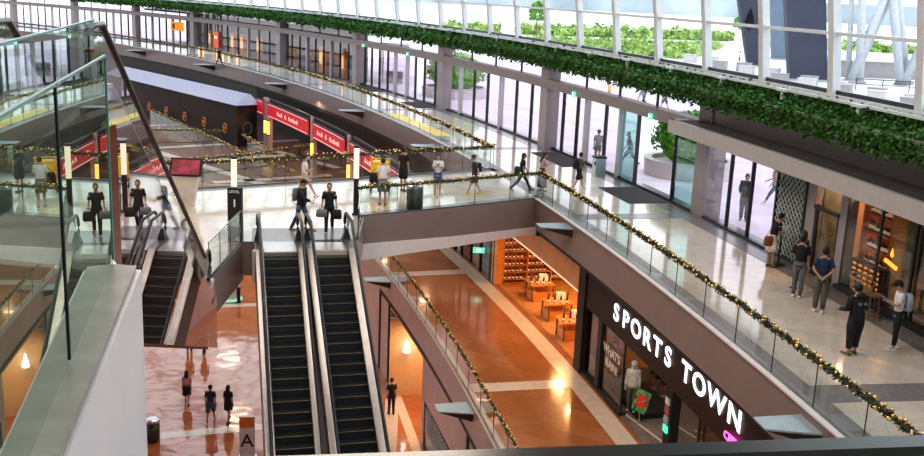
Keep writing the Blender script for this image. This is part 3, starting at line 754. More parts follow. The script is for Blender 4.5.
# ------------------------------------------------------------------ fascia fins
def fin(t, r, z, lb, s=1., nm='fascia fins along the walkway edge'):
    o = thing('uplight_fin', pol(r, t, z), lb, 'light fitting', nm)
    L = 1.15*s; W = 1.0*s; H = .34*s; th = W/r*57.3
    a0, a1 = t+th*.5, t-th*.5; ri = r-L
    v = [pol(r, a0, z), pol(r, a1, z), pol(ri, a1+th*.25, z+.03), pol(ri, a0-th*.15, z+.03)]
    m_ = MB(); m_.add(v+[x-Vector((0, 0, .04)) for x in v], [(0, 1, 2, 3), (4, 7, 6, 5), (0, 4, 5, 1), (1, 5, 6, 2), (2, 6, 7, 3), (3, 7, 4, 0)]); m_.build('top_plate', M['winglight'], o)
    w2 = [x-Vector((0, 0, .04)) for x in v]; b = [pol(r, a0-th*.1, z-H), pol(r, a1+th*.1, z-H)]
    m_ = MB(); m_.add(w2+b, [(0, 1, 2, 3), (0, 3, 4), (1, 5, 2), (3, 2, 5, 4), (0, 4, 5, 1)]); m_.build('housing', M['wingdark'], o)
    return o
fin(13.8, RE-.06, -.18, 'blue-grey triangular fin under the bridge corner of the walkway')
fin(8.8, RE-.06, -.22, 'blue-grey triangular fin at the lower right walkway fascia', .95)
fin(34.9, RE-.06, -.25, 'triangular fin on the far fascia above the pavilion end', 1.6)
fin(40.6, RE-.06, -.25, 'farthest triangular fin on the far fascia, near the escalator handrail', 1.6)
fin(29.3, RE-.06, -.25, 'triangular fin on the far fascia above the leftmost red banner', 1.4)
fin(23.9, RE-.06, -.25, 'triangular fin on the far fascia above the third red banner', 1.3)
fin(19.4, RE-.06, -.25, 'triangular fin on the fascia close behind the far bridge garland', 1.2)
fin(12.75, R1-.08, -5.5, 'blue-grey triangular fin on the lower walkway fascia beside the escalator', 1.)
fin(17.3, R1-.08, -5.5, 'triangular fin on the lower fascia under the bridge end', 1.)

# ------------------------------------------------------------------ glass balustrades and garlands
def resample(pts, step):
    pts = [Vector(p) for p in pts]; out = [pts[0]]; need = step
    for a, b in zip(pts[:-1], pts[1:]):
        L = (b-a).length; pos = 0
        while L-pos >= need:
            pos += need; out.append(a.lerp(b, pos/L)); need = step
        need -= (L-pos)
    if (out[-1]-pts[-1]).length > step*.3: out.append(pts[-1])
    return out
def balustrade(pts, lb, h=1.0, step=1.9, rail=True, drop=.1):
    q = resample(pts, step); o = thing('glass_balustrade', q[0], lb, 'balustrade')
    for a, b in zip(q[:-1], q[1:]):
        d = (b-a).normalized(); g = .012
        m_ = MB(); m_.add([a+d*g-Vector((0, 0, drop)), b-d*g-Vector((0, 0, drop)), b-d*g+Vector((0, 0, h)), a+d*g+Vector((0, 0, h))], [(0, 1, 2, 3)])
        m_.build('glass_panel', M['glassrail'], o)
    for a in q: m_ = MB(); m_.tube([a+Vector((0, 0, -.05)), a+Vector((0, 0, h))], .012, 5); m_.build('glass_joint', M['dark'], o)
    m_ = MB()
    for a, b in zip(q[:-1], q[1:]): m_.bar(a+Vector((0, 0, h+.01)), b+Vector((0, 0, h+.01)), .035, .03)
    m_.build('top_rail', M['steel'], o)
    m_ = MB()
    for a, b in zip(q[:-1], q[1:]): m_.bar(a+Vector((0, 0, .03)), b+Vector((0, 0, .03)), .06, .06)
    m_.build('base_channel', M['deck'], o)
    return o
def garland(path, lb, rad=.10, dens=130, leaf=.07, bspace=.16, brad=.045, maxn=100, lights=True):
    q = resample(path, .12); o = thing('christmas_garland', q[0], lb, 'garland')
    m_ = MB(); pts = []
    for a, b in zip(q[:-1], q[1:]):
        for _ in range(max(1, int(dens*.12))):
            w = random.random(); c = a.lerp(b, w); v = Vector(np.random.normal(size=3)).normalized()*rad*random.uniform(.3, 1.15)
            pts.append(c+v)
    m_.leaves(pts, leaf, .45); m_.tube([a for a in q[::3]]+[q[-1]], rad*.45, 6); m_.build('foliage', M['twig'], o)
    q2 = resample(path, bspace); bp = []
    for a in q2:
        for k in range(2):
            ang = random.random()*6.28; bp.append(a+Vector((math.cos(ang)*rad*.85*random.choice((-1, 1)), math.sin(ang)*rad*.5, math.sin(ang)*rad*.9+.03)))
    bp.sort(key=lambda v: (v-Vector((0, 0, 8))).length)
    big = bp[:maxn]; rest = bp[maxn:]
    if big:
        m0 = MB(); m0.ball((0, 0, 0), brad, n=8, m=6); first = m0.build('bauble', M['gold'], None, True)
        first.parent = o; base = WLOC[o.name]
        for i, p in enumerate(big):
            c = first if i == 0 else first.copy()
            if i: COL.objects.link(c); c.parent = o
            c.location = Vector(p)-base; s = random.uniform(.7, 1.15); c.scale = (s, s, s)
    if rest:
        m_ = MB()
        for p in rest: m_.ball(p, brad*random.uniform(.7, 1.1), n=6, m=4)
        x = m_.build('small_baubles', M['gold'], o, True); x['kind'] = 'stuff'
    if lights:
        m_ = MB()
        for a in resample(path, .22):
            for _ in range(1): v = Vector(np.random.normal(size=3)).normalized()*rad*1.05; m_.ball(a+v, brad*.26, n=5, m=3)
        x = m_.build('fairy_lights', M['fairy'], o); x['kind'] = 'stuff'
    return o
def arc(r, t0, t1, z, n=60, sag=0.): return [pol(r, t0+(t1-t0)*i/n, z-sag*abs(math.sin(i*.9))) for i in range(n+1)]
def lift(line, z, sag=0.): return [Vector((p[0], p[1], z)) for p in line]
balustrade(arc(RE+.03, 5.5, 14.98, 0), 'glass balustrade along the near walkway edge above the SPORTS TOWN sign')
balustrade(lift(near, 0), 'glass balustrade on the near edge of the bridge', step=1.7)
balustrade(lift(far, 0), 'glass balustrade on the far edge of the bridge', step=1.7)
balustrade(arc(RE+.03, 16.9, 58, 0), 'long glass balustrade along the far curved walkway', step=2.0)
balustrade(arc(R1+.05, 6, 23.8, -5.4, 80), 'glass balustrade along the lower brown walkway', step=1.8)
balustrade(lift([(-3.7, 34.6), (-3.5, 33.2), (-3.35, 31.4)], 0), 'short glass balustrade beside the right escalator', step=1.1)
balustrade(lift([(-6.9, 26.4), (-6.93, 30.35), (-6.3, 30.35)], 0), 'short glass balustrade by the black level totem', step=1.3)
B1L = [[(-30.6, 96), (-20, 79), (-14.6, 70), (-11.5, 66.3)], [(-27, 82), (-19.5, 84), (-15, 75)], [(-22, 67), (-16, 72), (-12, 78)]]
for i, l in enumerate(B1L): balustrade(lift(l, -5.4), 'glass balustrade on the lower brown hall, %s' % ['running back to the pavilion', 'nearest the handrail', 'crossing to the restaurant'][i], step=2.2)
garland(arc(RE+.03, 6.5, 14.98, 1.04), 'thick garland with large gold baubles on the near walkway balustrade', .085, 230, .075, .20, .042, 100)
garland(lift(near, 1.04), 'gold garland on the near rail of the bridge beside the bin', .09, 150, .08, .22, .042, 60)
garland([Vector((p[0], p[1], 1.04)) for p in far[:5]]+[Vector((-20, 33.6, 1.04))], 'gold garland along the far rail of the bridge behind the walkers', .10, 150, .09, .22, .048, 80)
garland(arc(RE+.03, 16.9, 26, 1.04), 'gold garland curving away from the bridge corner on the far walkway rail', .10, 120, .1, .25, .05, 80)
garland(arc(RE+.03, 26.05, 52, 1.04), 'thin gold garland receding along the far walkway rail', .11, 50, .14, .5, .06, 60)
garland(arc(R1+.05, 8, 18.6, -4.36, 80), 'gold-lit garland on the lower brown walkway balustrade', .07, 120, .07, .16, .036, 100)
for i, l in enumerate(B1L): garland(lift(l, -4.36), 'gold garland on the lower hall railing %s' % ['running back to the pavilion', 'nearest the handrail', 'crossing to the restaurant'][i], .09, 60, .11, .4, .055, 60)

# ------------------------------------------------------------------ escalators
def escalator(T, d2, drop, slope, lb, side_mat, nsteps_vis=54, W=1.0, glassmat='glassesc', group=None, flat=1.3, sides=(-1, 1), depth=1.05):
    """T: top edge centre (floor level), d2: horizontal direction going down, drop: height, slope: rise/run"""
    T = Vector(T); d = Vector((d2[0], d2[1], 0)).normalized(); e = Vector((-d.y, d.x, 0))
    if e.x < 0: e = -e
    run = drop/slope; o = thing('escalator', T, lb, 'escalator', group)
    def pt(s, w, h):     # h above the pitch line
        z = T.z if s < 0 else (T.z-drop if s > run else T.z-s*slope)
        return Vector((T.x+d.x*s+e.x*w, T.y+d.y*s+e.y*w, z+h))
    rise = .2; n = int(drop/rise); sr = run/n; rz = math.atan2(e.y, e.x)
    m_ = MB(); m_.box((0, 0, -.02), (W, sr+.06, .04)); m_.mat(1).box((0, -sr/2+.0, -.13), (W, .03, .2)); m_.mat(2).box((0, -sr/2-.018, .003), (W-.04, .02, .006))
    first = None
    for k in range(n):
        c = pt((k+.5)*sr, 0, 0); c.z = T.z-(k+.75)*rise
        if first is None:
            first = m_.build('step', [M['step'], M['riser'], M['yellow']]); first.parent = o; st = first
        else: st = first.copy(); COL.objects.link(st); st.parent = o
        st.location = c-T; st.rotation_euler = (0, 0, math.atan2(d.y, d.x)-math.pi/2+math.pi)
    for sgn in sides:
        w = sgn*(W/2+.13)
        ss = [-flat, 0, run, run+flat]
        # glass balustrade
        m_ = MB(); lo = [pt(s, w, .06) for s in (-flat+.25, 0, run, run+flat-.25)]; hi = [pt(s, w, .90) for s in (-flat+.25, 0, run, run+flat-.25)]
        for i in range(3): m_.add([lo[i], lo[i+1], hi[i+1], hi[i]], [(0, 1, 2, 3)])
        m_.build('glass_side', M[glassmat], o)
        # handrail with rounded newels
        path = []
        for k in range(9):
            a = math.pi*(1.5-k/8); path.append(pt(-flat+.25, w, .52)+d*math.cos(a)*.40*1+Vector((0, 0, -math.sin(a)*-.40)) if 0 else pt(-flat+.25, w, .52)+d*(math.cos(a)*.40)+Vector((0, 0, .40*math.sin(a))))
        path += [pt(0, w, .92), pt(run, w, .92)]
        for k in range(9):
            a = math.pi*(.5-k/8); path.append(pt(run+flat-.25, w, .52)+d*(math.cos(a)*.40)+Vector((0, 0, .40*math.sin(a))))
        m_ = MB(); m_.tube(path, .05, 8); m_.build('handrail', M['rubber'], o, True)
        m_ = MB()
        q = [pt(s, w, .06) for s in ss]
        for i in range(3): m_.bar(q[i], q[i+1], .24, .06)
        m_.build('deck', M['deck'], o)
        m_ = MB()
        q = [pt(s, sgn*(W/2+.01), -.02) for s in ss]
        for i in range(3): m_.bar(q[i], q[i+1], .02, .22)
        m_.build('skirt', M['dark'], o)
        m_ = MB(); wo = sgn*(W/2+.26)
        tp = [pt(s, wo, .05) for s in ss]; bt = [pt(s, wo, -depth if 0 < i < 3 else -depth*.9) for i, s in enumerate(ss)]
        off = e*sgn*.02
        for i in range(3): m_.add([tp[i], tp[i+1], bt[i+1], bt[i]]+[tp[i]-off, tp[i+1]-off, bt[i+1]-off, bt[i]-off], [(0, 1, 2, 3), (7, 6, 5, 4), (0, 4, 5, 1), (3, 2, 6, 7), (0, 3, 7, 4), (1, 5, 6, 2)])
        m_.build('side_cladding', side_mat, o)
        m_ = MB(); m_.rings([[pt(-flat+.2, w, 0)+d*(x*rr)+e*(y*rr)+Vector((0, 0, z)) for x, y in ((-.16, -.11), (.16, -.11), (.16, .11), (-.16, .11))] for z, rr in ((0, 1.2), (.2, .9), (.42, .35))]); m_.build('newel_base', M['rubber'], o)
    for s0, s1, z in ((-flat, 0, T.z), (run, run+flat, T.z-drop)):
        m_ = MB(); a = Vector((T.x+d.x*s0, T.y+d.y*s0, z-.02)); b = Vector((T.x+d.x*s1, T.y+d.y*s1, z-.02)); m_.bar(a, b, W+.02, .05); m_.build('landing_plate', M['plate'], o)
    m_ = MB(); u = [pt(s, 0, -depth+.05) for s in ss]
    for i in range(3): m_.bar(u[i], u[i+1], W+.5, .06)
    m_.build('underside', M['dark'] if side_mat is M['dark'] else pbr('satin_steel_underside', (.55, .53, .54), .16, metal=1., var=.25, scale=.7, bump=.25, bscale=1.2), o)
    return o
dE = (.253, -.967)
escalator((-5.50, 29.45, 0), (.245, -.97), 10.8, .66, 'left of the two black-stepped escalators climbing to the bridge', M['dark'], group='paired escalators')
escalator((-4.02, 29.9, 0), (.262, -.965), 10.8, .66, 'right of the two black-stepped escalators, where a man in black walks up', M['dark'], group='paired escalators')
escalator((-5.84, 14.3, 6.4), (-.135, .99), 6.4, .585, 'steep mirror-sided escalator with black handrail beside the near glass', M['mirrorsteel'], flat=.9, depth=.5)

escA = [o for o in COL.objects if o.name.startswith('escalator')][-1]
dA = Vector((-.135, .99, 0)).normalized(); eA = Vector((dA.y, -dA.x, 0))
def pA(y, z): s = (y-14.3)/dA.y; q = Vector((-5.84, 14.3, 0))+dA*s+eA*.80; return Vector((q.x, q.y, z))
m_ = MB(); m_.add([pA(14.2, 5.95), pA(25.25, -.45), pA(26.15, -.45), pA(26.15, -1.98), pA(14.2, 2.6)], [(0, 1, 2, 3, 4)]); m_.build('side_panel', M['panelmirror'], escA)
# ------------------------------------------------------------------ level 2 edge near the camera
LE = [(-1.2, .95), (-1.45, 2.9), (-1.95, 5.38), (-3.25, 5.5), (-4.98, 13.75), (-6.5, 13.75), (-30, 13.75), (-30, -10), (12, -10), (12, .86)]
m_ = MB(); m_.prism(LE, 6.05, 6.38); struct('floor', m_, M['curbgrey'])
m_ = MB(); m_.prism([(-1.01, .95), (-1.27, 2.9), (-1.82, 5.48), (-2.0, 5.50), (-2.02, 5.2), (-1.60, 2.9), (-1.4, .95)], 3.9, 6.37); struct('wall_bulkhead', m_, M['curbwhite'])
m_ = MB(); m_.prism([(-1.03, .95), (-1.29, 2.9), (-1.84, 5.46), (-2.05, 5.48), (-1.50, 2.9), (-1.25, .95)], 6.381, 6.40); struct('trim_26', m_, M['curbgrey'])
g = thing('glass_balustrade', (-1.5, 3, 6.4), 'tall greenish reflective glass balustrade right beside the camera', 'balustrade')
gp = [Vector((-1.10, 1.2, 0)), Vector((-1.33, 2.6, 0)), Vector((-1.62, 3.92, 0)), Vector((-1.985, 5.50, 0))]
gp = [Vector((-1.985+.235*(5.5-y)*.98, y, 0)) for y in (1.1, 2.5, 3.95, 5.5)]
for a, b in zip(gp[:-1], gp[1:]):
    dd = (b-a).normalized()*.008; nrm = Vector((-dd.y, dd.x, 0)).normalized()*.006
    m_ = MB(); m_.add([a+dd+Vector((0, 0, 6.4)), b-dd+Vector((0, 0, 6.4)), b-dd+Vector((0, 0, 7.56)), a+dd+Vector((0, 0, 7.56))], [(0, 1, 2, 3)]); m_.build('glass_panel', M['glassnear'], g)
    m_ = MB(); m_.bar(a+dd+Vector((0, 0, 7.57)), b-dd+Vector((0, 0, 7.57)), .014, .012); m_.build('polished_edge', M['glassedge'], g)
for a in gp[1:]:
    m_ = MB(); m_.bar(a+Vector((0, 0, 6.42)), a+Vector((0, 0, 7.56)), .012, .012); m_.build('glass_joint', M['glassedge'] if a is gp[-1] else M['dark'], g)
g2 = thing('glass_balustrade', (-4, 9, 6.4), 'farther glass balustrade leading to the top of the mirror-sided escalator', 'balustrade')
gq = [Vector((-3.28, 5.6, 0)), Vector((-3.87, 8.34, 0)), Vector((-4.45, 11.0, 0)), Vector((-5.0, 13.5, 0))]
for a, b in zip(gq[:-1], gq[1:]):
    dd = (b-a).normalized()*.008
    m_ = MB(); m_.add([a+dd+Vector((0, 0, 6.38)), b-dd+Vector((0, 0, 6.38)), b-dd+Vector((0, 0, 7.4)), a+dd+Vector((0, 0, 7.4))], [(0, 1, 2, 3)]); m_.build('glass_panel', glass('green_tinted_glass', (.62, .80, .70), .12, 3.0, gcol=(.8, .95, .88)), g2)
    m_ = MB(); m_.bar(a+dd+Vector((0, 0, 7.41)), b-dd+Vector((0, 0, 7.41)), .03, .02); m_.build('polished_edge', M['glassedge'], g2)
# front rail
fr = thing('front_railing', (0, .85, 6.4), 'dark polished handrail across the bottom edge, closest to the viewer', 'railing')
m_ = MB(); m_.bar((-.98, .649, 7.594), (1.3, 1.029, 7.594), .024, .010); m_.build('handrail', pbr('dark_green_grey_rail', (.06, .065, .055), .22, metal=.4, var=.2), fr)
m_ = MB(); m_.add([(-.98, .649, 6.4), (1.3, 1.029, 6.4), (1.3, 1.029, 7.588), (-.98, .649, 7.588)], [(0, 1, 2, 3)]); m_.build('glass_panel', M['glassrail'], fr)

# ------------------------------------------------------------------ furniture on level 1
tt = thing('level_totem', (-7.1, 30.45, 0), 'black totem marked LEVEL 1 beside the left escalator', 'sign')
m_ = MB(); m_.box((-7.12, 30.55, .86), (.44, .22, 1.72)); m_.build('body', M['black'], tt)
m_ = MB(); put_text(m_, '1', .34, (-7.12, 30.435, 1.12), (1, 0, 0), (0, 0, 1), depth=.004, bold=.008); m_.build('numeral', M['paper'], tt)
m_ = MB(); put_text(m_, 'LEVEL', .13, (-7.12, 30.435, 1.56), (1, 0, 0), (0, 0, 1), depth=.004); m_.build('lettering', M['paper'], tt)
for (x, y, lb) in ((-7.42, 31.7, 'glowing white pillar lamp rising behind the LEVEL 1 totem'), (-3.83, 34.95, 'glowing white pillar lamp at the bridge corner by the right escalator')):
    o = thing('pillar_lamp', (x, y, 0), lb, 'lamp')
    m_ = MB(); m_.lathe([(.14, 0), (.14, .05), (.09, .06), (.09, 1.33)], (x, y, 0), 14); m_.build('base', M['black'], o)
    m_ = MB(); m_.lathe([(.09, 1.33), (.095, 1.36), (.095, 2.40), (.09, 2.42)], (x, y, 0), 14); m_.build('lamp_shade', M['lampglow'], o)
    m_ = MB(); m_.lathe([(.1, 2.42), (.1, 2.5)], (x, y, 0), 14); m_.build('cap', M['black'], o)
sc_ = thing('display_screen', (-9.95, 35.2, 0), 'tilted red-pink video screen on a tapered cream pedestal', 'screen')
m_ = MB(); m_.rings([[Vector((-9.95+x*w, 35.25+y*t_, z)) for x, y in ((-1, -1), (1, -1), (1, 1), (-1, 1))] for w, t_, z in ((.22, .16, 0), (.28, .17, .3), (.44, .16, 1.15))]); m_.build('pedestal', M['warmwall'] if 0 else pbr('cream_pedestal', (.62, .55, .48), .4), sc_)
m_ = MB(); m_.bar((-9.95, 35.05, 1.12), (-9.95, 35.35, 1.72), 1.15, .08, up=(0, -1, .5)); m_.build('frame', M['black'], sc_)
m_ = MB(); m_.bar((-9.95, 35.02, 1.19), (-9.95, 35.27, 1.68), .98, .05, up=(0, -1, .5)); m_.build('picture', M['screen'], sc_)
o = thing('litter_bin', (-1.8, 36.35, 0), 'round dark steel litter bin at the near rail of the bridge', 'bin')
m_ = MB(); m_.lathe([(.29, 0), (.31, .03), (.31, .78), (.29, .8)], (-1.8, 36.35, 0), 20); m_.build('body', M['bin'], o, True)
m_ = MB(); m_.lathe([(.32, .8), (.32, .88), (.25, .92), (.2, .9), (.18, .86)], (-1.8, 36.35, 0), 20); m_.build('lid', M['steel'], o)
o = thing('litter_bin', (6.1, 44.9, 0), 'square steel litter bin with dark top beside the entrance doors', 'bin')
m_ = MB(); m_.box((6.1, 44.9, .42), (.5, .4, .84), R(16)); m_.build('body', M['steel'], o)
m_ = MB(); m_.box((6.1, 44.9, .88), (.54, .44, .08), R(16)); m_.build('lid', M['black'], o)
m_ = MB(); m_.box((6.0, 44.69, .62), (.3, .03, .16), R(16)); m_.build('opening', M['black'], o)
o = thing('litter_bin', (-12.5, 38.4, -10.8), 'round dark bin with steel rim on the lowest floor', 'bin')
m_ = MB(); m_.lathe([(.26, 0), (.28, .03), (.28, .85)], (-12.5, 38.4, -10.8), 18); m_.build('body', M['bin'], o, True)
m_ = MB(); m_.lathe([(.30, .85), (.30, .95), (.2, 1.0)], (-12.5, 38.4, -10.8), 18); m_.build('lid', M['steel'], o)
yl = pbr('yellow_fabric', (.85, .55, .02), .5, var=.15)
o = thing('cleaning_trolley', (-3.35, 39.3, 0), 'yellow janitor trolley behind the man in white', 'trolley')
m_ = MB(); m_.box((-3.35, 39.3, .85), (.62, .5, .75)); m_.build('bag', yl, o)
m_ = MB(); m_.box((-3.35, 39.3, .32), (.8, .55, .06)); m_.build('platform', M['black'], o)
for sx in (-.36, .36):
    m_ = MB(); m_.tube([(-3.35+sx, 39.3, .3), (-3.35+sx, 39.3, 1.35)], .025, 6); m_.build('post', yl, o)
    for sy in (-.2, .2): m_ = MB(); m_.lathe([(.05, -.03), (.09, -.02), (.09, .02), (.05, .03)], (0, 0, 0), 10); m_.v = [(v[2]-3.35+sx, v[0]+39.3+sy, v[1]+.1) for v in m_.v]; m_.build('wheel', M['rubber'], o)
m_ = MB(); m_.tube([(-3.75, 39.3, 1.33), (-2.95, 39.3, 1.33)], .025, 6); m_.build('handle', yl, o)
m_ = MB(); m_.ring(RE+.45, 195.9, .008, .012, 19.9, 22.8); tag(m_.build('painted_reflection', pbr('yellow_painted_reflection', (1.0, .66, .05), .3, emis=.25)), 'yellow painted reflection of the wine shop behind the far walkway balustrade', 'decal')  # wine shop reflection put in as a glowing yellow strip on the floor
for i, (x, y) in enumerate(((-34.4, 100.2), (-33.7, 99.5), (-30.5, 97.2), (-29.3, 96.2), (-28.0, 95.3), (-26.1, 93.9))):
    pp = pol(RE+.6, math.degrees(math.atan2(y-CY, x-CX)))
    o = thing('amber_bollard', pp, '%s slim amber-glowing bollard on the far walkway' % ['leftmost', 'second from left', 'third from left', 'fourth from left', 'fifth from left', 'rightmost'][i], 'lamp')
    m_ = MB(); m_.lathe([(.10, .1), (.10, 1.1)], pp, 8); m_.build('tube', glow('amber_bollard_glow', (1, .5, .22), 1.6), o)
    m_ = MB(); m_.lathe([(.14, 0), (.14, .1)], pp, 8); m_.build('base', M['black'], o)

# far shops behind the facade
m_ = MB(); m_.ring(200.6, 201.0, 0, 4.4, 28.6, 33.0); m_.ring(206, 206.4, 0, 4.4, 33, 44); struct('wall_far_shops', m_, pbr('far_shop_wall', (.06, .055, .06), .4))
m_ = MB(); m_.ring(200.2, 206, 3.9, 4.1, 28.6, 44); struct('ceiling', m_, M['black'])
o = thing('shop_sign', pol(199.6, 41.2, 2.4), 'small orange lit sign in the far left shop window', 'sign'); m_ = MB(); m_.ring(199.55, 199.65, 1.9, 2.9, 40.65, 41.6, .3); m_.build('panel', M['orangesign'], o)
m_ = MB(); m_.ring(199.5, 199.55, 2.1, 2.7, 41.3, 41.45, 1); m_.build('mark', M['black'], o)
o = thing('lit_poster', pol(199.6, 38.2, 1.2), 'red lit poster in the far shop window above the lone walker', 'poster'); m_ = MB(); m_.ring(199.6, 199.66, .6, 2.3, 38.05, 38.35, .3); m_.build('panel', glow('red_lit_poster', (.8, .16, .08), 1.), o)
m_ = MB(); m_.ring(199.56, 199.6, 1.6, 1.9, 38.1, 38.3, .3); m_.build('caption', M['lettergold'], o)
for i, t in enumerate((35.4, 36.6, 37.3, 31.0, 29.6, 39.0)):
    o = thing('shop_display', pol(200.3, t, 0), '%s warm-lit display cabinet in the far shops' % ['first', 'second', 'third', 'fourth', 'fifth', 'sixth'][i], 'cabinet')
    m_ = MB(); m_.ring(200.1, 200.5, .1, 2.4, t-.12, t+.12, .3); m_.build('cabinet', M['winewood'], o)
    m_ = MB(); m_.ring(200.05, 200.1, .9, 2.0, t-.08, t+.08, .3); m_.build('lit_shelf', glow('lit_shelf', (1, .6, .3), 1.0), o)

# ------------------------------------------------------------------ restaurant at right
m_ = MB(); m_.ring(205, 205.3, 0, 3.3, 2, 11.75); m_.ring(200.1, 205, 0, 3.3, 11.74, 11.80, .1); struct('wall_restaurant', m_, pbr('dark_olive_wall', (.12, .13, .095), .5))
m_ = MB(); m_.ring(200.0, 205, 3.2, 3.3, 2, 11.9); struct('ceiling', m_, M['black'])
m_ = MB(); m_.ring(200.55, 205, .004, .01, 2, 11.75); struct('floor', m_, M['wood'])
win = thing('window_13', pol(199.9, 13, 0), kind='structure')
for t in (13.35, 12.91): m_ = MB(); m_.ring(199.84, 199.96, 0, 3.12, t-.012, t+.012, 1); struct('mullion', m_, M['dark'], win)
for a, b in ((13.84, 13.35), (13.35, 12.91), (12.91, 12.42)): m_ = MB(); m_.ring(199.88, 199.9, .02, 3.12, b, a); struct('glass_pane', m_, M['glasswall'], win)
m_ = MB(); m_.ring(199.8, 199.98, 0, .1, 11.9, 13.85); struct('sill', m_, M['dark'], win)
lt = thing('lattice_screen', pol(199.9, 12.15), 'pale diamond lattice screen beside the menu stand', 'screen')
m_ = MB()
for k in range(-8, 16):
    for sg2 in (1, -1):
        a0 = 12.40 if sg2 > 0 else 11.92; pts = []
        for j in range(13):
            u = j/12; t = 12.40-.48*u; z = k*.24+(u*1.68 if sg2 > 0 else (1-u)*1.68)
            if 0 <= z <= 3.1: pts.append(pol(199.85, t, z))
        if len(pts) > 1: m_.tube(pts, .022, 4)
m_.build('lattice', M['lattice'], lt)
m_ = MB()
for t in (12.41, 11.91): m_.ring(199.8, 199.92, 0, 3.12, t-.012, t+.012, 1)
m_.build('frame', M['dark'], lt)
m_ = MB(); m_.ring(199.93, 199.95, 0, 3.12, 11.92, 12.4); m_.build('backing_panel', pbr('smoked_panel', (.13, .15, .14), .3), lt)
for t0, t1, mt in ((11.75, 11.9, 'column'), (11.27, 11.37, 'warmwall')):
    m_ = MB(); m_.ring(199.85, 200.2, 0, 3.2, t0, t1, .1); struct('column', m_, M[mt] if mt != 'warmwall' else M['column'])
win = thing('window_14', pol(199.9, 11.5), kind='structure')
m_ = MB(); m_.ring(199.9, 199.92, .1, 3.1, 11.37, 11.75); struct('glass_pane', m_, M['glassrest'], win)
for z in (.05, 2.0): m_ = MB(); m_.ring(199.8, 199.95, z, z+.12, 11.37, 11.75); struct('rail', m_, M['black'], win)
for t in (11.39, 11.73): m_ = MB(); m_.ring(199.87, 199.95, .1, 2.1, t-.012, t+.012, 1); struct('mullion', m_, M['black'], win)
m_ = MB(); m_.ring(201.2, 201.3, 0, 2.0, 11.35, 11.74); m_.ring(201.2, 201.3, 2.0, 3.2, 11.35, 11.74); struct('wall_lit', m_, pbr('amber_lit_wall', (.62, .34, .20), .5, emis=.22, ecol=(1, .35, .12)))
win = thing('window_15', pol(199.9, 9), kind='structure')
for t in (10.8, 10.36, 10.30, 9.7, 9.0, 8.3, 7.6): m_ = MB(); w_ = .016; m_.ring(199.87, 199.93, 0, 3.12, t-w_*.7, t+w_*.7, 1); struct('mullion', m_, M['dark'], win)
for b, a in ((10.8, 11.27), (10.36, 10.8), (9.7, 10.3), (9.0, 9.7), (8.3, 9.0), (7.6, 8.3)): m_ = MB(); m_.ring(199.88, 199.9, .1, 3.12, b, a); struct('glass_pane', m_, M['glassrest'], win)
m_ = MB(); m_.ring(199.7, 200.0, 0, .14, 5, 11.27); struct('sill', m_, M['black'], win)
sh = thing('bar_shelving', pol(200.6, 11.1), 'amber-lit bar shelving with bottles behind the restaurant glass', 'shelving')
for k, z in enumerate((.75, 1.25, 1.75, 2.25, 2.75)):
    m_ = MB(); m_.ring(200.4, 200.8, z, z+.04, 10.86, 11.25, .2); m_.build('shelf', M['winewood'], sh)
    m_ = MB(); m_.ring(200.74, 200.78, z+.05, z+.12, 10.88, 11.24, .2); m_.build('shelf_light', glow('amber_shelf_light', (1, .5, .15), 5), sh)
m_ = MB(); m_.ring(200.8, 200.85, 0, 3.0, 10.85, 11.26); m_.build('back_panel', pbr('amber_back', (.30, .13, .05), .4), sh)
m_ = MB(); m_.ring(200.3, 200.8, 0, .75, 10.86, 11.25); m_.build('cabinet', M['wood'], sh)
for t in (10.86, 11.25): m_ = MB(); m_.ring(200.35, 200.85, 0, 3.0, t-.01, t+.01, 1); m_.build('upright', M['winewood'], sh)
bk = 0
for z in (.79, 1.29, 1.79, 2.29):
    for k in range(11):
        o = copy_tree(proto); t = 10.90+k*.032; q = pol(200.55, t, z); o.location = q; o.scale = (1.3, 1.3, random.uniform(.9, 1.3))
        tag(o, 'dark bottle on the amber-lit bar shelving behind the restaurant glass', 'bottle', 'bottles on the bar shelving')
dc = thing('menu_display', pol(200.4, 11.3, 0), 'low display of rows of small orange glowing squares', 'display')
m_ = MB(); m_.ring(200.02, 200.25, .1, 1.0, 10.75, 11.2); m_.build('board', M['black'], dc)
for r_ in range(5):
    for c_ in range(5):
        m_ = MB(); m_.ring(199.99, 200.02, .25+r_*.15, .31+r_*.15, 10.8+c_*.08, 10.84+c_*.08, 1); m_.build('glowing_square', M['orangesign'], dc)
ns = thing('neon_sign', pol(199.85, 10.6, 1.4), 'orange neon flame over a slanting bar on the restaurant glass', 'sign')
a = pol(199.84, 10.68, 1.42); b = pol(199.84, 10.52, 1.36)
m_ = MB(); m_.bar(a+Vector((0, 0, .0)), b+Vector((0, 0, -.05)), .05, .09); m_.build('bar', M['neonorange'], ns)
c = pol(199.84, 10.6, 1.55); tgx = Vector((math.sin(R(10.6)), -math.cos(R(10.6)), 0))
m_ = MB(); m_.rings([[c+tgx*(math.cos(x)*w)+Vector((0, 0, z))+Vector((.05*math.sin(x)*w, 0, 0)) for x in [i*math.pi/4 for i in range(8)]] for w, z in ((.03, 0), (.09, .06), (.075, .12), (.035, .20), (.01, .27))]); m_.build('flame', M['neonorange'], ns)
nb = thing('neon_sign', pol(200.2, 11.1, 2.9), 'small blue neon strip above the bar shelving', 'sign')
m_ = MB(); m_.ring(200.15, 200.2, 2.88, 2.93, 10.95, 11.2); m_.ring(200.15, 200.2, 2.98, 3.02, 10.98, 11.17); m_.build('tube', M['neonblue'], nb)
m_ = MB(); m_.ring(200.2, 200.25, 2.82, 3.08, 10.93, 11.22); m_.build('backing', M['black'], nb)
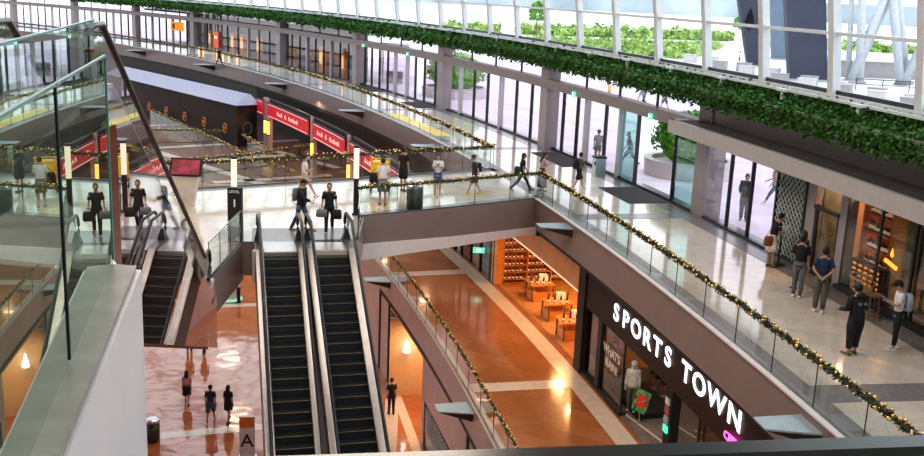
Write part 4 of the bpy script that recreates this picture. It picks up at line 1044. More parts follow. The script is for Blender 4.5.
# stack of dark red crates at the right edge
o = thing('red_shelf_unit', pol(200.5, 10.05), 'dark red striped shelf unit at the right edge behind glass', 'shelving')
for k in range(9): m_ = MB(); m_.ring(200.2, 200.7, .3+k*.27, .42+k*.27, 9.85, 10.2); m_.build('shelf', pbr('dull_red', (.32, .09, .06), .5) if k == 0 else bpy.data.materials['dull_red'], o)
m_ = MB(); m_.ring(200.7, 200.75, 0, 2.8, 9.85, 10.2); m_.build('back', M['dark'], o)
# menu stand
ms = thing('menu_stand', pol(199.3, 11.98), 'slim black menu stand with a slanted pale board, read by a woman', 'stand')
c = pol(199.3, 11.98)
m_ = MB(); m_.lathe([(.2, 0), (.2, .03), (.03, .05), (.025, 1.05)], c, 12); m_.build('post', M['black'], ms)
m_ = MB(); m_.bar(c+Vector((-.12, -.14, 1.0)), c+Vector((.10, .12, 1.22)), .5, .03, up=(-.6, 0, 1)); m_.build('board', M['lattice'], ms)
# chair and stool
wc = thing('wicker_chair', (11.1, 26.35, 0), 'tan wicker tub chair just inside the restaurant window line', 'chair')
cc = Vector((11.05, 26.5, 0))
m_ = MB(); m_.lathe([(.24, .40), (.30, .44), (.28, .47)], cc, 16); m_.build('seat', M['wicker'], wc)
m_ = MB(); pts = [cc+Vector((math.cos(a)*.32, math.sin(a)*.32, .62+.18*math.sin(a*.5+.4))) for a in [i*math.pi*1.5/10-.4 for i in range(11)]]; m_.tube(pts, .03, 6)
for a in [i*math.pi*1.5/20-.4 for i in range(21)]: m_.tube([cc+Vector((math.cos(a)*.28, math.sin(a)*.28, .44)), cc+Vector((math.cos(a)*.32, math.sin(a)*.32, .62+.18*math.sin(a*.5+.4)))], .012, 4)
m_.build('backrest', M['wicker'], wc)
for a in (.6, 2.2, 3.8, 5.4): m_ = MB(); m_.tube([cc+Vector((math.cos(a)*.2, math.sin(a)*.2, .42)), cc+Vector((math.cos(a)*.26, math.sin(a)*.26, 0))], .02, 5); m_.build('leg', M['wood'], wc)
st = thing('wooden_stool', (10.85, 25.2, 0), 'small dark wooden stool between the man in black and the woman in white', 'stool')
cc = Vector((10.85, 25.2, 0)); m_ = MB(); m_.lathe([(.23, .62), (.25, .64), (.25, .67), (.23, .68)], cc, 16); m_.build('seat', M['wood'], st)
for a in (.8, 2.4, 4.0, 5.5): m_ = MB(); m_.tube([cc+Vector((math.cos(a)*.15, math.sin(a)*.15, .63)), cc+Vector((math.cos(a)*.22, math.sin(a)*.22, 0))], .022, 5); m_.build('leg', M['wood'], st)
m_ = MB(); m_.tube([cc+Vector((math.cos(a)*.18, math.sin(a)*.18, .25)) for a in [i*math.pi/6 for i in range(13)]], .012, 4); m_.build('foot_ring', M['dark'], st)
rt = thing('restaurant_table', pol(200.8, 10.6), 'small round dark table inside the restaurant under the neon flame', 'table')
cc = pol(200.9, 10.6); m_ = MB(); m_.lathe([(.38, .72), (.4, .74), (.38, .76)], cc, 18); m_.build('top', M['wood'], rt); m_ = MB(); m_.lathe([(.25, 0), (.25, .03), (.04, .05), (.04, .72)], cc, 12); m_.build('pedestal', M['black'], rt)

# ------------------------------------------------------------------ lowest floor
kc = thing('service_kiosk', (-14.0, 57.8, -10.8), 'white curved kiosk counter with green glow on the lowest floor', 'kiosk')
m_ = MB(); m_.lathe([(.7, 0), (.72, .05), (.78, 1.0), (.85, 1.03), (.85, 1.08)], (-14.2, 57.9, -10.8), 20, 1.2, .8); m_.build('counter', M['whitepaint'], kc)
m_ = MB(); m_.lathe([(.9, 0), (.9, .05)], (-14.2, 57.9, -10.8), 20, 1.2, .8); m_.build('plinth_light', glow('green_plinth_light', (.35, .9, .65), .9), kc)
psd = thing('poster_board', (-8.4, 37.0, -10.8), 'white standing poster board with an orange corner at the foot of the escalator', 'sign')
m_ = MB(); m_.box((-8.3, 37.2, -9.85), (.62, .06, 1.7), .1); m_.build('board', M['paper'], psd)
m_ = MB(); m_.box((-8.3, 37.155, -9.25), (.56, .02, .42), .1); m_.build('orange_panel', pbr('orange_print', (.85, .25, .06), .5), psd)
m_ = MB(); put_text(m_, 'A', .8, (-8.3, 37.15, -10.3), (1, .1, 0), (0, 0, 1), depth=.004); m_.build('emblem', M['black'], psd)
m_ = MB(); m_.box((-8.3, 37.2, -10.75), (.7, .4, .06)); m_.build('foot', M['steel'], psd)

# ------------------------------------------------------------------ outside the glass
def shrub(mb, c, rx, rz, n, size):
    pts = []
    for _ in range(n):
        v = Vector(np.random.normal(size=3)).normalized(); 
        if v.z < -.35: v.z = -v.z
        k = random.uniform(.82, 1.06)+.07*math.sin(v.x*7+v.y*5); pts.append((c[0]+v.x*rx*k, c[1]+v.y*rx*k, c[2]+v.z*rz*k))
    mb.leaves(pts, size, .8)
def round_planter(c, r, lb, h=.75, sr=1.6, sz=1.5):
    o = thing('round_planter', (c[0], c[1], 0), lb, 'planter')
    m_ = MB(); m_.lathe([(r, 0), (r+.03, h-.1), (r+.06, h), (r-.3, h), (r-.32, h-.2), (.1, h-.2)], (c[0], c[1], 0), 40); m_.build('wall', M['planter'], o)
    m_ = MB(); m_.ball((c[0], c[1], h+sz*.55), sr*.86, sr*.86, sz*.8, 14, 9); shrub(m_, (c[0], c[1], h+sz*.55), sr, sz*.9, 2600, .17); m_.build('shrub', M['leaf2'], o)
    m_ = MB()
    for k in range(5): a = k*1.25; m_.tube([(c[0], c[1], h-.2), (c[0]+math.cos(a)*.5, c[1]+math.sin(a)*.5, h+sz*.6)], .04, 5)
    m_.build('stems', M['wood'], o)
    return o
round_planter((10.5, 46.4), 2.05, 'round pale planter with a bushy green shrub just outside the open doorway', sr=1.65, sz=1.45)
round_planter((-1.0, 77.2), 2.5, 'round pale planter with a shrub outside, left of the middle column', sr=2.2, sz=1.7)
gb = thing('glass_booth', (-6.2, 84.5, 0), 'grey framed glass booth standing outside beyond the far doors', 'booth')
m_ = MB()
for x in (-7.4, -5.2):
    for y in (85, 87): m_.box((x, y, 1.6), (.12, .12, 3.2))
m_.box((-6.3, 86, 3.2), (2.4, 2.2, .2)); m_.build('frame', M['column'], gb)
m_ = MB(); m_.box((-6.3, 85, 1.6), (2.2, .03, 3.1)); m_.build('glass_panel', M['glasswall'], gb)
m_ = MB(); m_.box((-6.3, 86.0, .5), (1.4, .5, 1.0)); m_.build('desk', M['column'], gb)
# hedges and planting beds
def bed(poly, z, h, n, size, nm, lb, mt='hedge'):
    xs = [p[0] for p in poly]; ys = [p[1] for p in poly]; pts = []
    def inside(x, y):
        c = False; j = len(poly)-1
        for i in range(len(poly)):
            if (poly[i][1] > y) != (poly[j][1] > y) and x < (poly[j][0]-poly[i][0])*(y-poly[i][1])/(poly[j][1]-poly[i][1])+poly[i][0]: c = not c
            j = i
        return c
    while len(pts) < n:
        x = random.uniform(min(xs), max(xs)); y = random.uniform(min(ys), max(ys))
        if inside(x, y): pts.append((x, y, z+random.uniform(0, h)*(.6+.4*math.sin(x*1.3)*math.cos(y*.7))))
    m_ = MB(); m_.leaves(pts, size, .8); m_.prism(poly, z-.0, z+.06); return tag(m_.build(nm, M[mt]), lb, 'plants', kind='stuff')
bed([(8, 146), (30, 138), (35, 152), (45, 180), (10, 178)], 0, .9, 5200, .9, 'groundcover', 'bright yellow-green planting bed seen through the upper glass')
bed([(10, 196), (52, 205), (56, 216), (9, 208)], 0, 2.4, 2600, 1.0, 'hedge', 'clipped green hedge row before the bay')
bed([(-6, 190), (6, 196), (5, 204), (-6, 200)], 0, 2.4, 500, 1.0, 'hedge', 'short far hedge left of the long hedge row')
bed([(60, 190), (95, 175), (110, 190), (66, 206)], 0, 1.6, 1500, 1.1, 'groundcover', 'green bed beyond the navy pylons')
for (p, r_, h) in (((57, 212), 2.4, 5), ((46, 150), 1.6, 3.2), ((12, 185), 1.4, 6)):
    o = thing('small_tree', (p[0], p[1], 0), {57: 'small round tree before the bay, right of the hedge', 46: 'low green bush by the navy pylons', 12: 'thin young tree in the planting bed'}[p[0]], 'tree')
    m_ = MB(); shrub(m_, (p[0], p[1], h*.65), r_, h*.4, 500, .6); m_.build('crown', M['leaf2'], o); m_ = MB(); m_.tube([(p[0], p[1], 0), (p[0], p[1], h*.6)], .12, 6); m_.build('trunk', M['wood'], o)
# low pale blocks on the plaza along the foot of the view through the upper glass
for i, (x, y) in enumerate([(28.9, 132.6), (30.1, 121.4), (31.3, 114.0), (32.0, 103.8), (33.0, 98.5), (34.4, 92.5), (35.4, 87.2), (36.0, 81.8)]):
    for dx in (0, 2.3):
        m_ = MB(); m_.box((x+dx, y-dx*.9, .45), (1.5, 1.1, .9), -.6); m_.box((x+dx, y-dx*.9, .95), (1.6, 1.2, .1), -.6)
        tag(m_.build('plaza_block', M['column'] if (i+int(dx)) % 2 else M['planter']), 'low pale seating block in the row on the plaza beyond the curtain wall', 'block', 'pale seating blocks on the plaza')
def slab(name, base, top, thick, mt, lb, extra=None):
    (x0, x1, y0), (u0, u1, z1) = base, top
    o = thing(name, ((x0+x1)/2, y0, 0), lb, 'pylon')
    k = 16/z1; ax = x0+(u0-x0)*k; bx = x1+(u1-x1)*k
    m_ = MB(); m_.add([(x0, y0, 0), (x1, y0, 0), (x1, y0+thick, 0), (x0, y0+thick, 0), (ax, y0, 16), (bx, y0, 16), (bx, y0+thick, 16), (ax, y0+thick, 16)], [(0, 1, 2, 3), (4, 5, 6, 7), (0, 1, 5, 4), (1, 2, 6, 5), (2, 3, 7, 6), (3, 0, 4, 7)]); m_.build('shaft', M[mt], o)
    m_ = MB(); m_.box(((x0+x1)/2, y0+thick/2, .1), (x1-x0+.4, thick+.4, .2)); m_.build('foot', M['column'], o)
    return o
slab('banner_pylon', (34.4, 38.4, 108), (33.0, 37.2, 8.4), 1.2, 'navy', 'broadest dark navy banner pylon outside, seen through the glass')
slab('banner_pylon', (44.0, 47.2, 147), (42.9, 45.5, 8.4), 1.2, 'slate', 'slate-blue banner pylon standing behind the broad navy one')
pl = slab('banner_pylon', (35.6, 37.6, 129), (33.5, 36.8, 8.2), 1.2, 'navy', 'leftmost dark navy banner pylon with an orange drop mark')
m_ = MB(); m_.rings([[Vector((35.1+math.cos(x)*w, 128.9, z+math.sin(x)*0)) for x in (0, 1, 2, 3, 4, 5)] for w, z in ((.1, 4.5), (.6, 5.2), (.5, 6.0), (.05, 7.2))]); m_.build('drop_mark', pbr('orange_print2', (.9, .35, .08), .5), pl)
sts = [((40.8, 0, ), (44.0, 12)), ((41.4, 0), (45.0, 12)), ((41.8, 0), (40.6, 12)), ((41.0, 0), (40.0, 12)), ((46.2, 0), (43.4, 12)), ((47.4, 0), (44.3, 12)), ((46.2, 0), (51.2, 12))]
nmz = ['leftmost raking', 'second raking', 'upright pale', 'second upright', 'left-leaning', 'rear left-leaning', 'right-leaning']
for i, ((x0, z0), (x1, z1)) in enumerate(sts):
    yy = 108+(i % 2)*1.2; o = thing('steel_strut', (x0, yy, 0), '%s white tubular strut of the outdoor frame at upper right' % nmz[i], 'strut')
    m_ = MB(); m_.tube([(x0, yy, 0), (x1, yy, z1)], .46 if i not in (3,) else .3, 12); m_.build('tube', pbr('grey_white_steel', (.52, .54, .56), .4), o, True)
    m_ = MB(); m_.lathe([(.7, 0), (.7, .15), (.55, .3)], (x0, yy, 0), 12); m_.build('foot', M['column'], o)
o = thing('outdoor_bench', (52, 118, 0), 'long grey raised wall bench behind the white struts', 'bench'); m_ = MB(); m_.box((52, 118, .9), (22, 1.6, 1.8)); m_.build('body', M['column'], o); m_ = MB(); m_.box((52, 118, 1.85), (22.4, 2, .12)); m_.build('top', M['planter'], o)
o = thing('outdoor_railing', (45, 98, 0), 'thin dark railing outside below the struts', 'railing')
m_ = MB(); m_.tube([(38, 99, 1.1), (52, 95, 1.1)], .04, 5); m_.tube([(38, 99, .6), (52, 95, .6)], .03, 5); m_.build('rail', M['dark'], o)
for k in range(7): m_ = MB(); q = Vector((38, 99, 0)).lerp(Vector((52, 95, 0)), k/6); m_.tube([q, q+Vector((0, 0, 1.1))], .04, 5); m_.build('post', M['dark'], o)
m_ = MB(); m_.ring(700, 720, -1.5, 9, 10, 80, 2.); struct('trim_27', m_, pbr('far_shore', (.42, .46, .50), .8, var=.4, scale=.02))

# ------------------------------------------------------------------ people
SKIN = pbr('light_brown_skin', (.50, .30, .21), .55, var=.05); SKIN2 = pbr('tan_skin', (.38, .22, .15), .55, var=.05)
HAIRB = pbr('black_hair', (.012, .010, .009), .4, var=.3, scale=30); EYE = pbr('dark_eye', (.02, .015, .012), .3); LIP = pbr('lip', (.42, .16, .13), .5)
CL = {}
def cloth(name, col, r=.8):
    if name not in CL: CL[name] = pbr(name+'_cloth', col, r, var=.15, scale=8, bump=.15, bscale=30)
    return CL[name]
cl_black = cloth('black', (.018, .018, .022)); cl_white = cloth('white', (.78, .77, .76)); cl_navy = cloth('navy', (.025, .045, .095)); cl_grey = cloth('grey', (.20, .20, .21))
cl_beige = cloth('beige', (.50, .38, .26)); cl_olive = cloth('olive_grey', (.13, .125, .10)); cl_jean = cloth('denim_blue', (.07, .12, .22)); cl_pink = cloth('pink', (.62, .36, .42)); cl_pale = cloth('pale_pink', (.60, .40, .38))
cl_slate = cloth('slate', (.16, .17, .19)); cl_brown = cloth('brown', (.20, .09, .05)); cl_yel = cloth('acid_yellow', (.75, .65, .05)); cl_teal = cloth('teal', (.1, .45, .42)); cl_floral = cloth('dark_patterned', (.06, .045, .07)); cl_amber = cloth('amber', (.75, .45, .08))
cl_wshoe = pbr('white_shoe', (.82, .80, .78), .5); cl_bshoe = pbr('black_shoe', (.02, .02, .02), .4)

def ell(c, rx, ry, n=12, tilt=None):
    out = []
    for k in range(n):
        a = 2*math.pi*k/n; v = Vector((rx*math.cos(a), ry*math.sin(a), 0))
        out.append(c+(tilt @ v if tilt else v))
    return out

def body_mesh(J, fem, skin, name, parent):
    """one continuous skinned surface grown from the pelvis; head with a face joined on"""
    vs = []; es = []; rad = []
    def v(p, r, pr=None):
        vs.append(Vector(p)); rad.append(r if isinstance(r, tuple) else (r, r))
        if pr is not None: es.append((pr, len(vs)-1))
        return len(vs)-1
    pe = v(J['pelvis'], (.135, .10)); wa = v(J['waist'], (.12, .085), pe); ch = v(J['chest'], (.145, .10), wa); nb = v(J['neckbase'], (.075, .065), ch); nk = v(J['neck'], .050, nb); v(J['headc'], .062, nk)
    for s in ('l', 'r'):
        sh = v(J['sh'+s], .052, nb); el = v(J['el'+s], .038, sh); wr = v(J['wr'+s], .026, el)
        d = (J['wr'+s]-J['el'+s]).normalized(); sx = 1 if s == 'r' else -1
        fwd = J['fwd']; side = d.cross(Vector((0, 0, 1)) if abs(d.z) < .8 else fwd).normalized(); nrm = side.cross(d).normalized()
        pm = v(J['wr'+s]+d*.055, (.030, .022), wr)
        for k, L in enumerate((.060, .072, .066, .050)):
            b = J['wr'+s]+d*.088+side*(.027-.018*k); bend = nrm*(-.25)
            f1 = v(b, .010, pm); p2 = b+(d+bend).normalized()*L*.5; f2 = v(p2, .009, f1); v(p2+(d+bend*3).normalized()*L*.5, .008, f2)
        tb = v(J['wr'+s]+d*.035+side*.034, .012, wr); v(J['wr'+s]+d*.075+side*.058-nrm*.012, .010, tb)
        hp = v(J['hip'+s], .082, pe); kn = v(J['kn'+s], .056, hp); an = v(J['an'+s], .036, kn)
        v(J['toe'+s]-(J['toe'+s]-J['an'+s])*.25, .030, an)
    me = bpy.data.meshes.new('sk'); me.from_pydata([tuple(x) for x in vs], es, []); ob = bpy.data.objects.new('sk', me); COL.objects.link(ob)
    ob.modifiers.new('s', 'SKIN'); sv = me.skin_vertices[0].data
    for i, r in enumerate(rad): sv[i].radius = r; sv[i].use_root = (i == 0)
    sm = ob.modifiers.new('u', 'SUBSURF'); sm.levels = 1; sm.render_levels = 1
    bpy.context.view_layer.update()
    ev = ob.evaluated_get(bpy.context.evaluated_depsgraph_get()); m2 = ev.to_mesh()
    mb = MB(); mb.add([x.co.copy() for x in m2.vertices], [tuple(p.vertices) for p in m2.polygons]); ev.to_mesh_clear()
    bpy.data.objects.remove(ob); bpy.data.meshes.remove(me)
    # head
    H = J['headm']; hc = J['headc']
    def hp_(x, y, z): return hc+H @ (Vector((x, y, z))*1.1)
    def warp(u):
        x, y, z = u.x, u.y, u.z
        if z < -.2: x *= 1-.28*(-z-.2); y = y*(1-.18*(-z-.2))+.10*(-z-.2)
        if y > .75 and abs(z) < .25 and abs(x) < .3: y += .05
        return Vector((x, y, z))
    t = MB(); t.ball((0, 0, 0), .074, .093, .112, 16, 12, warp)
    t.rings([[Vector((x*w, y0, z)) for x, z in ((-1, zz-.012), (1, zz-.012), (.4, zz+.012), (-.4, zz+.012))] for w, y0, zz in ((.014, .086, -.014), (.012, .108, -.022), (.004, .112, -.024))])
    for sx in (-1, 1): t.ball((sx*.076, -.004, -.005), .010, .022, .030, 8, 6)
    mb.add([hp_(*x) for x in t.v], t.f)
    t = MB()
    for sx in (-1, 1): t.ball((sx*.029, .083, .008), .012, .008, .007, 8, 5)
    mb.mat(1).add([hp_(*x) for x in t.v], t.f)
    t = MB(); t.ball((0, .086, -.050), .022, .008, .006, 8, 5); mb.mat(2).add([hp_(*x) for x in t.v], t.f)
    return mb.build(name, [skin, EYE, LIP], parent, True)

ARMS = {
 'rest': ((.12, .02, -1), (.05, .14, -1)), 'swingf': ((.10, .45, -1), (.02, .75, -1)), 'swingb': ((.12, -.45, -1), (.05, -.15, -1)),
 'phone': ((.10, .15, -1), (-.55, 1, .35)), 'hold': ((.18, .1, -1), (-.1, 1, -.25)), 'behind': ((.35, -.35, -1), (-.75, -.55, -.6)),
 'chest': ((.2, .2, -1), (-.7, .8, .55)), 'carry': ((.22, .05, -1), (.08, .55, -.75)), 'point': ((.1, .6, -.8), (-.1, 1, -.25)), 'head': ((.9, .3, .3), (-.6, .1, .9))}
def person(lb, loc, face, h=1.72, lean=0, arms=('rest', 'rest'), legs=((0, 0), (0, 0)), skin=None, top=('t_shirt', None, 'short'), bottom=('trousers', None, 1.0), shoes=None, hair='short', headtilt=0, headturn=0, outer=None, cap=None, group=None, fem=False, name='person', cat='person'):
    """face: heading in degrees (0 = away from the viewer +Y, 180 = toward the viewer)"""
    s = h/1.72; skin = skin or SKIN
    root = thing(name, loc, lb, cat, group, rz=R(face), local=True)
    root.scale = (s, s, s)
    J = {}; Lm = Matrix.Rotation(-R(lean), 3, 'X')
    pel = Vector((0, 0, .93)); up = lambda x, y, z: pel+Lm @ (Vector((x, y, z))-pel)
    J['pelvis'] = pel; J['waist'] = up(0, .0, 1.08); J['chest'] = up(0, 0, 1.27); J['neckbase'] = up(0, -.005, 1.43); J['neck'] = up(0, .008, 1.50)
    Hm = Matrix.Rotation(-R(lean*.6+headtilt), 3, 'X') @ Matrix.Rotation(R(headturn), 3, 'Z') if 0 else Matrix.Rotation(R(headturn), 3, 'Z') @ Matrix.Rotation(-R(lean*.6+headtilt), 3, 'X')
    J['headm'] = Hm; J['headc'] = J['neck']+Hm @ Vector((0, .015, .112)); J['fwd'] = Vector((0, 1, 0))
    sw = .145 if fem else .165
    for k, sd in enumerate(('l', 'r')):
        sx = -1 if sd == 'l' else 1
        J['sh'+sd] = up(sx*sw, 0, 1.40); u, f = [Lm @ Vector((a[0]*sx, a[1], a[2])).normalized() for a in ARMS[arms[k]]]
        J['el'+sd] = J['sh'+sd]+u*.275; J['wr'+sd] = J['el'+sd]+f*.25
        th, bend = legs[k]; hp = pel+Vector((sx*.088, 0, -.04)); J['hip'+sd] = hp
        a = R(th); kd = Vector((sx*.01, math.sin(a), -math.cos(a))); J['kn'+sd] = hp+kd*.42
        b = R(th-bend); J['an'+sd] = J['kn'+sd]+Vector((0, math.sin(b), -math.cos(b)))*.405
        fp = R(th-bend)*.7 if bend > 15 else 0
        J['toe'+sd] = J['an'+sd]+Vector((sx*.03, .16*math.cos(fp), -.045+.16*math.sin(fp)))
    low = min(J['anl'].z, J['anr'].z)-.065
    sh_ = Vector((0, 0, -low))
    for k in list(J):
        if k not in ('headm', 'fwd'): J[k] = J[k]+sh_
    zup = lambda x, y, z: up(x, y, z)+sh_
    body_mesh(J, fem, skin, 'body', root)
    P_ = J['pelvis']
    # top
    kind, cm, sl = top
    if cm:
        m_ = MB(); b = .012 if kind in ('jacket', 'hoodie') else 0; w = .92 if fem else 1.
        hem = .86 if kind != 'blouse' else .92
        prof_ = [(hem, .165*w+b, .122+b), (.95, .160*w+b, .118+b), (1.08, .142*w+b, .105+b), (1.26, .168*w+b, .122+b), (1.36, .185*w+b, .112+b), (1.42, .150*w+b, .090+b), (1.465, .070+b, .062+b)]
        m_.rings([ell(zup(0, 0, z), rx, ry, 14, Lm) for z, rx, ry in prof_])
        for sd in ('l', 'r'):
            A, B, C = J['sh'+sd], J['el'+sd], J['wr'+sd]; ins = A+(J['neckbase']-A)*.25
            if sl == 'short': m_.tube([ins, A, A.lerp(B, .45), A.lerp(B, .72)], [.062+b, .066+b, .060+b, .062+b], 10)
            elif sl == 'long': m_.tube([ins, A, A.lerp(B, .5), B, B.lerp(C, .5), B.lerp(C, .97)], [.062+b, .064+b, .054+b, .050+b, .043+b, .038+b], 10)
        m_.build(kind, cm, root, True)
        if kind == 'hoodie':
            m_ = MB(); m_.ball(tuple(J['neckbase']+Vector((0, -.07, .04))), .11, .08, .07, 10, 6); m_.build('hood', cm, root, True)
    # bottom
    kind, cm, ln = bottom
    if cm:
        m_ = MB()
        if kind in ('skirt', 'dress'):
            hemz = .93-.80*ln; top_ = 1.05
            fl = .16+.10*ln if kind == 'skirt' else .17+.07*ln
            dy = (J['knl'].y+J['knr'].y)/2*ln
            m_.rings([ell(Vector((0, 0, 0))+sh_+Vector((0, dy*t, top_+(hemz-top_)*t)), .140+(fl-.140)*min(1, t*1.2), .105+(fl*.85-.105)*min(1, t*1.2), 16) for t in (0, .2, .45, .75, 1)])
            if kind == 'dress': pass
        else:
            m_.rings([ell(P_+Vector((0, 0, z)), rx, ry, 14) for z, rx, ry in ((.13, .135, .100), (.05, .160, .118), (-.03, .168, .122), (-.10, .150, .112), (-.15, .10, .09))])
            wide = 1.25 if kind == 'shorts' else (1.25 if kind == 'loose_trousers' else 1.0)
            for sd in ('l', 'r'):
                A, B, C = J['hip'+sd], J['kn'+sd], J['an'+sd]
                if ln <= .5: m_.tube([A+Vector((0, 0, .02)), A.lerp(B, .4), A.lerp(B, ln*2)], [.095, .088*wide, .080*wide], 12)
                else:
                    e_ = (ln-.5)*2; m_.tube([A+Vector((0, 0, .02)), A.lerp(B, .45), B, B.lerp(C, e_*.5), B.lerp(C, e_)], [.095, .084*wide, .066*wide, .058*wide, .050*wide], 12)
        m_.build(kind, cm, root, True)
    # shoes
    if shoes:
        for sd in ('l', 'r'):
            A = J['an'+sd]; T = J['toe'+sd]; d = (T-A); d.z = d.z+.045; d.normalize(); sdv = d.cross(Vector((0, 0, 1))).normalized(); u = sdv.cross(d)
            base = A+Vector((0, 0, -.035)); m_ = MB()
            m_.rings([[base+d*y+sdv*math.cos(a)*w+u*(math.sin(a)*hh-.005+dz) for a in [i*math.pi/5 for i in range(10)]] for y, w, hh, dz in ((-.075, .022, .022, .005), (-.05, .038, .036, .008), (.02, .042, .036, .006), (.10, .046, .028, -.002), (.16, .040, .022, -.006), (.195, .018, .014, -.010))])
            m_.build('shoe', shoes, root, True)
    # hair
    H = J['headm']; hc = J['headc']; t = MB()
    if hair:
        t.ball((0, -.018, .026), .082, .096, .102, 14, 10)
        if hair == 'long': t.rings([ell(Vector((0, y, z)), rx, ry, 10) for z, rx, ry, y in ((.06, .078, .05, -.045), (-.05, .086, .045, -.055), (-.16, .090, .04, -.075), (-.27, .075, .03, -.085), (-.33, .03, .015, -.085))])
        if hair == 'bob': t.rings([ell(Vector((0, y, z)), rx, ry, 10) for z, rx, ry, y in ((.06, .080, .06, -.035), (-.05, .088, .055, -.045), (-.13, .080, .045, -.05), (-.15, .05, .03, -.05))])
        if hair == 'bun': t.ball((0, -.10, .085), .038, .038, .038, 8, 6)
        m_ = MB(); m_.add([hc+H @ (Vector(x)*1.1) for x in t.v], t.f); m_.build('hair', HAIRB, root, True)
    if cap:
        t = MB(); t.ball((0, -.008, .045), .088, .102, .085, 14, 8); t.rings([[Vector((x, y, z)) for x, z in ((-w, .045), (w, .045), (w, .056), (-w, .056))] for y, w in ((.06, .075), (.12, .07), (.165, .04))])
        m_ = MB(); m_.add([hc+H @ (Vector(x)*1.1) for x in t.v], t.f); m_.build('cap', cap, root, True)
    root['_J'] = 1
    Mw = Matrix.Translation(Vector(loc)) @ Matrix.Rotation(R(face), 4, 'Z') @ Matrix.Diagonal((s, s, s, 1))
    PJ = {k: (Mw @ v if k != 'headm' and k != 'fwd' else v) for k, v in J.items()}; PJ['M'] = Mw; PJ['sh_'] = sh_; PJ['Lm'] = Lm
    del root['_J']
    return PJ
def backpack(PJ, lb, m, s=1.):
    Mw = PJ['M']; c = Vector((0, -.19, 1.22))+PJ['sh_']; nm = thing('backpack', Mw @ c, lb, 'bag')
    f = lambda p: Mw @ (c+Vector(p)*s)
    b = MB(); b.rings([[f((x*w, y*d-.01, z)) for x, y in ((-1, -.6), (-.6, -1), (.6, -1), (1, -.6), (1, 1), (-1, 1))] for z, w, d in ((-.24, .10, .05), (-.22, .14, .08), (0, .15, .09), (.15, .13, .08), (.22, .08, .05))]); b.build('pack', m, nm, True)
    b = MB()
    for sx in (-1, 1): b.tube([f((sx*.09, .05, .17)), f((sx*.10, .14, .24)), f((sx*.11, .30, .14)), f((sx*.12, .31, -.02)), f((sx*.14, .2, -.16)), f((sx*.13, .06, -.2))], .014, 5)
    b.build('straps', m, nm)
    b = MB(); b.rings([[f((x*w, -.10+y, z)) for x, y in ((-1, 0), (1, 0), (1, .03), (-1, .03))] for z, w in ((-.18, .09), (-.05, .1), (-.03, .09))]); b.build('front_pocket', m, nm)
def bag(p, lb, m, w=.30, h=.24, d=.10, rz=0., strap=None, name='handbag'):
    p = Vector(p); o = thing(name, p, lb, 'bag'); c, s_ = math.cos(rz), math.sin(rz)
    f = lambda x, y, z: Vector((p.x+x*c-y*s_, p.y+x*s_+y*c, p.z+z))
    b = MB(); b.rings([[f(x*w/2*k, y*d/2*k2, z) for x, y in ((-1, -.6), (-.8, -1), (.8, -1), (1, -.6), (1, .6), (.8, 1), (-.8, 1), (-1, .6))] for z, k, k2 in ((-h, .85, .8), (-h*.9, 1, 1), (-h*.3, .95, 1), (0, .85, .5))]); b.build('body', m, o, True)
    b = MB()
    if strap is not None: b.tube([f(-w*.35, 0, -.02), Vector(strap), f(w*.35, 0, -.02)], .010, 5)
    else: b.tube([f(-w*.25, 0, -.02), f(-w*.15, 0, .10), f(w*.15, 0, .10), f(w*.25, 0, -.02)], .010, 5)
    b.build('strap', m, o)
def phone(PJ, sd, lb, dx=0.):
    a = PJ['wr'+sd]; d = (PJ['wr'+sd]-PJ['el'+sd]).normalized(); c = a+d*.12+Vector((dx, 0, .03)); o = thing('mobile_phone', c, lb, 'phone')
    b = MB(); b.bar(c-d*.065, c+d*.065+Vector((0, 0, .03)), .07, .01); b.build('case', cl_bshoe, o)
    b = MB(); b.bar(c-d*.058+Vector((0, 0, .006)), c+d*.058+Vector((0, 0, .036)), .062, .004); b.build('screen', M['winglight'], o)

WALK = ((24, 6), (-16, 12)); WALK2 = ((-18, 14), (22, 4)); STR = ((34, 8), (-26, 20)); ST = ((3, 2), (-2, 2)); ST2 = ((0, 0), (6, 6))
pj = person('man in black t-shirt and black trousers walking up off the right escalator with dark bags', (-4.40, 32.2, 0), 186, 1.70, 3, ('carry', 'carry'), WALK2, top=('t_shirt', cl_black, 'short'), bottom=('trousers', cl_black, 1.), shoes=cl_grey)
bag(pj['wrl']+Vector((0, -.02, -.06)), 'dark soft bag held in the right hand of the man in black by the escalator', cl_black, .34, .30, .2)
bag(pj['wrr']+Vector((0, -.02, -.06)), 'dark jacket bundle on the left arm of the man in black by the escalator', cl_slate, .36, .24, .2)
pj = person('man in dark cap and black jacket with jeans at the head of the escalators', (-5.35, 32.3, 0), 250, 1.78, 6, ('rest', 'point'), WALK, top=('jacket', cl_black, 'long'), bottom=('trousers', cl_jean, 1.), shoes=cl_slate, cap=cl_black)
backpack(pj, 'grey-black backpack on the man in dark cap at the escalators', cl_slate, .9)
pj = person('woman in white t-shirt and beige shorts striding across the bridge', (-6.1, 37.6, 0), 285, 1.76, 2, ('swingf', 'phone'), STR, skin=SKIN, top=('t_shirt', cl_white, 'short'), bottom=('shorts', cl_beige, .36), shoes=cl_wshoe, hair='bun', fem=True)
pj = person('man in white t-shirt and grey shorts seen from behind beside the yellow trolley', (-3.03, 36.75, 0), 8, 1.78, 0, ('rest', 'hold'), ST, skin=SKIN, top=('t_shirt', cl_white, 'short'), bottom=('shorts', cl_grey, .45), shoes=cl_brown)
bag(pj['shl']+Vector((-.18, -.02, -.22)), 'black shoulder bag on the man in white t-shirt on the bridge', cl_black, .30, .38, .14, .3, strap=pj['shl']+Vector((0.02, 0, .05)), name='shoulder_bag')
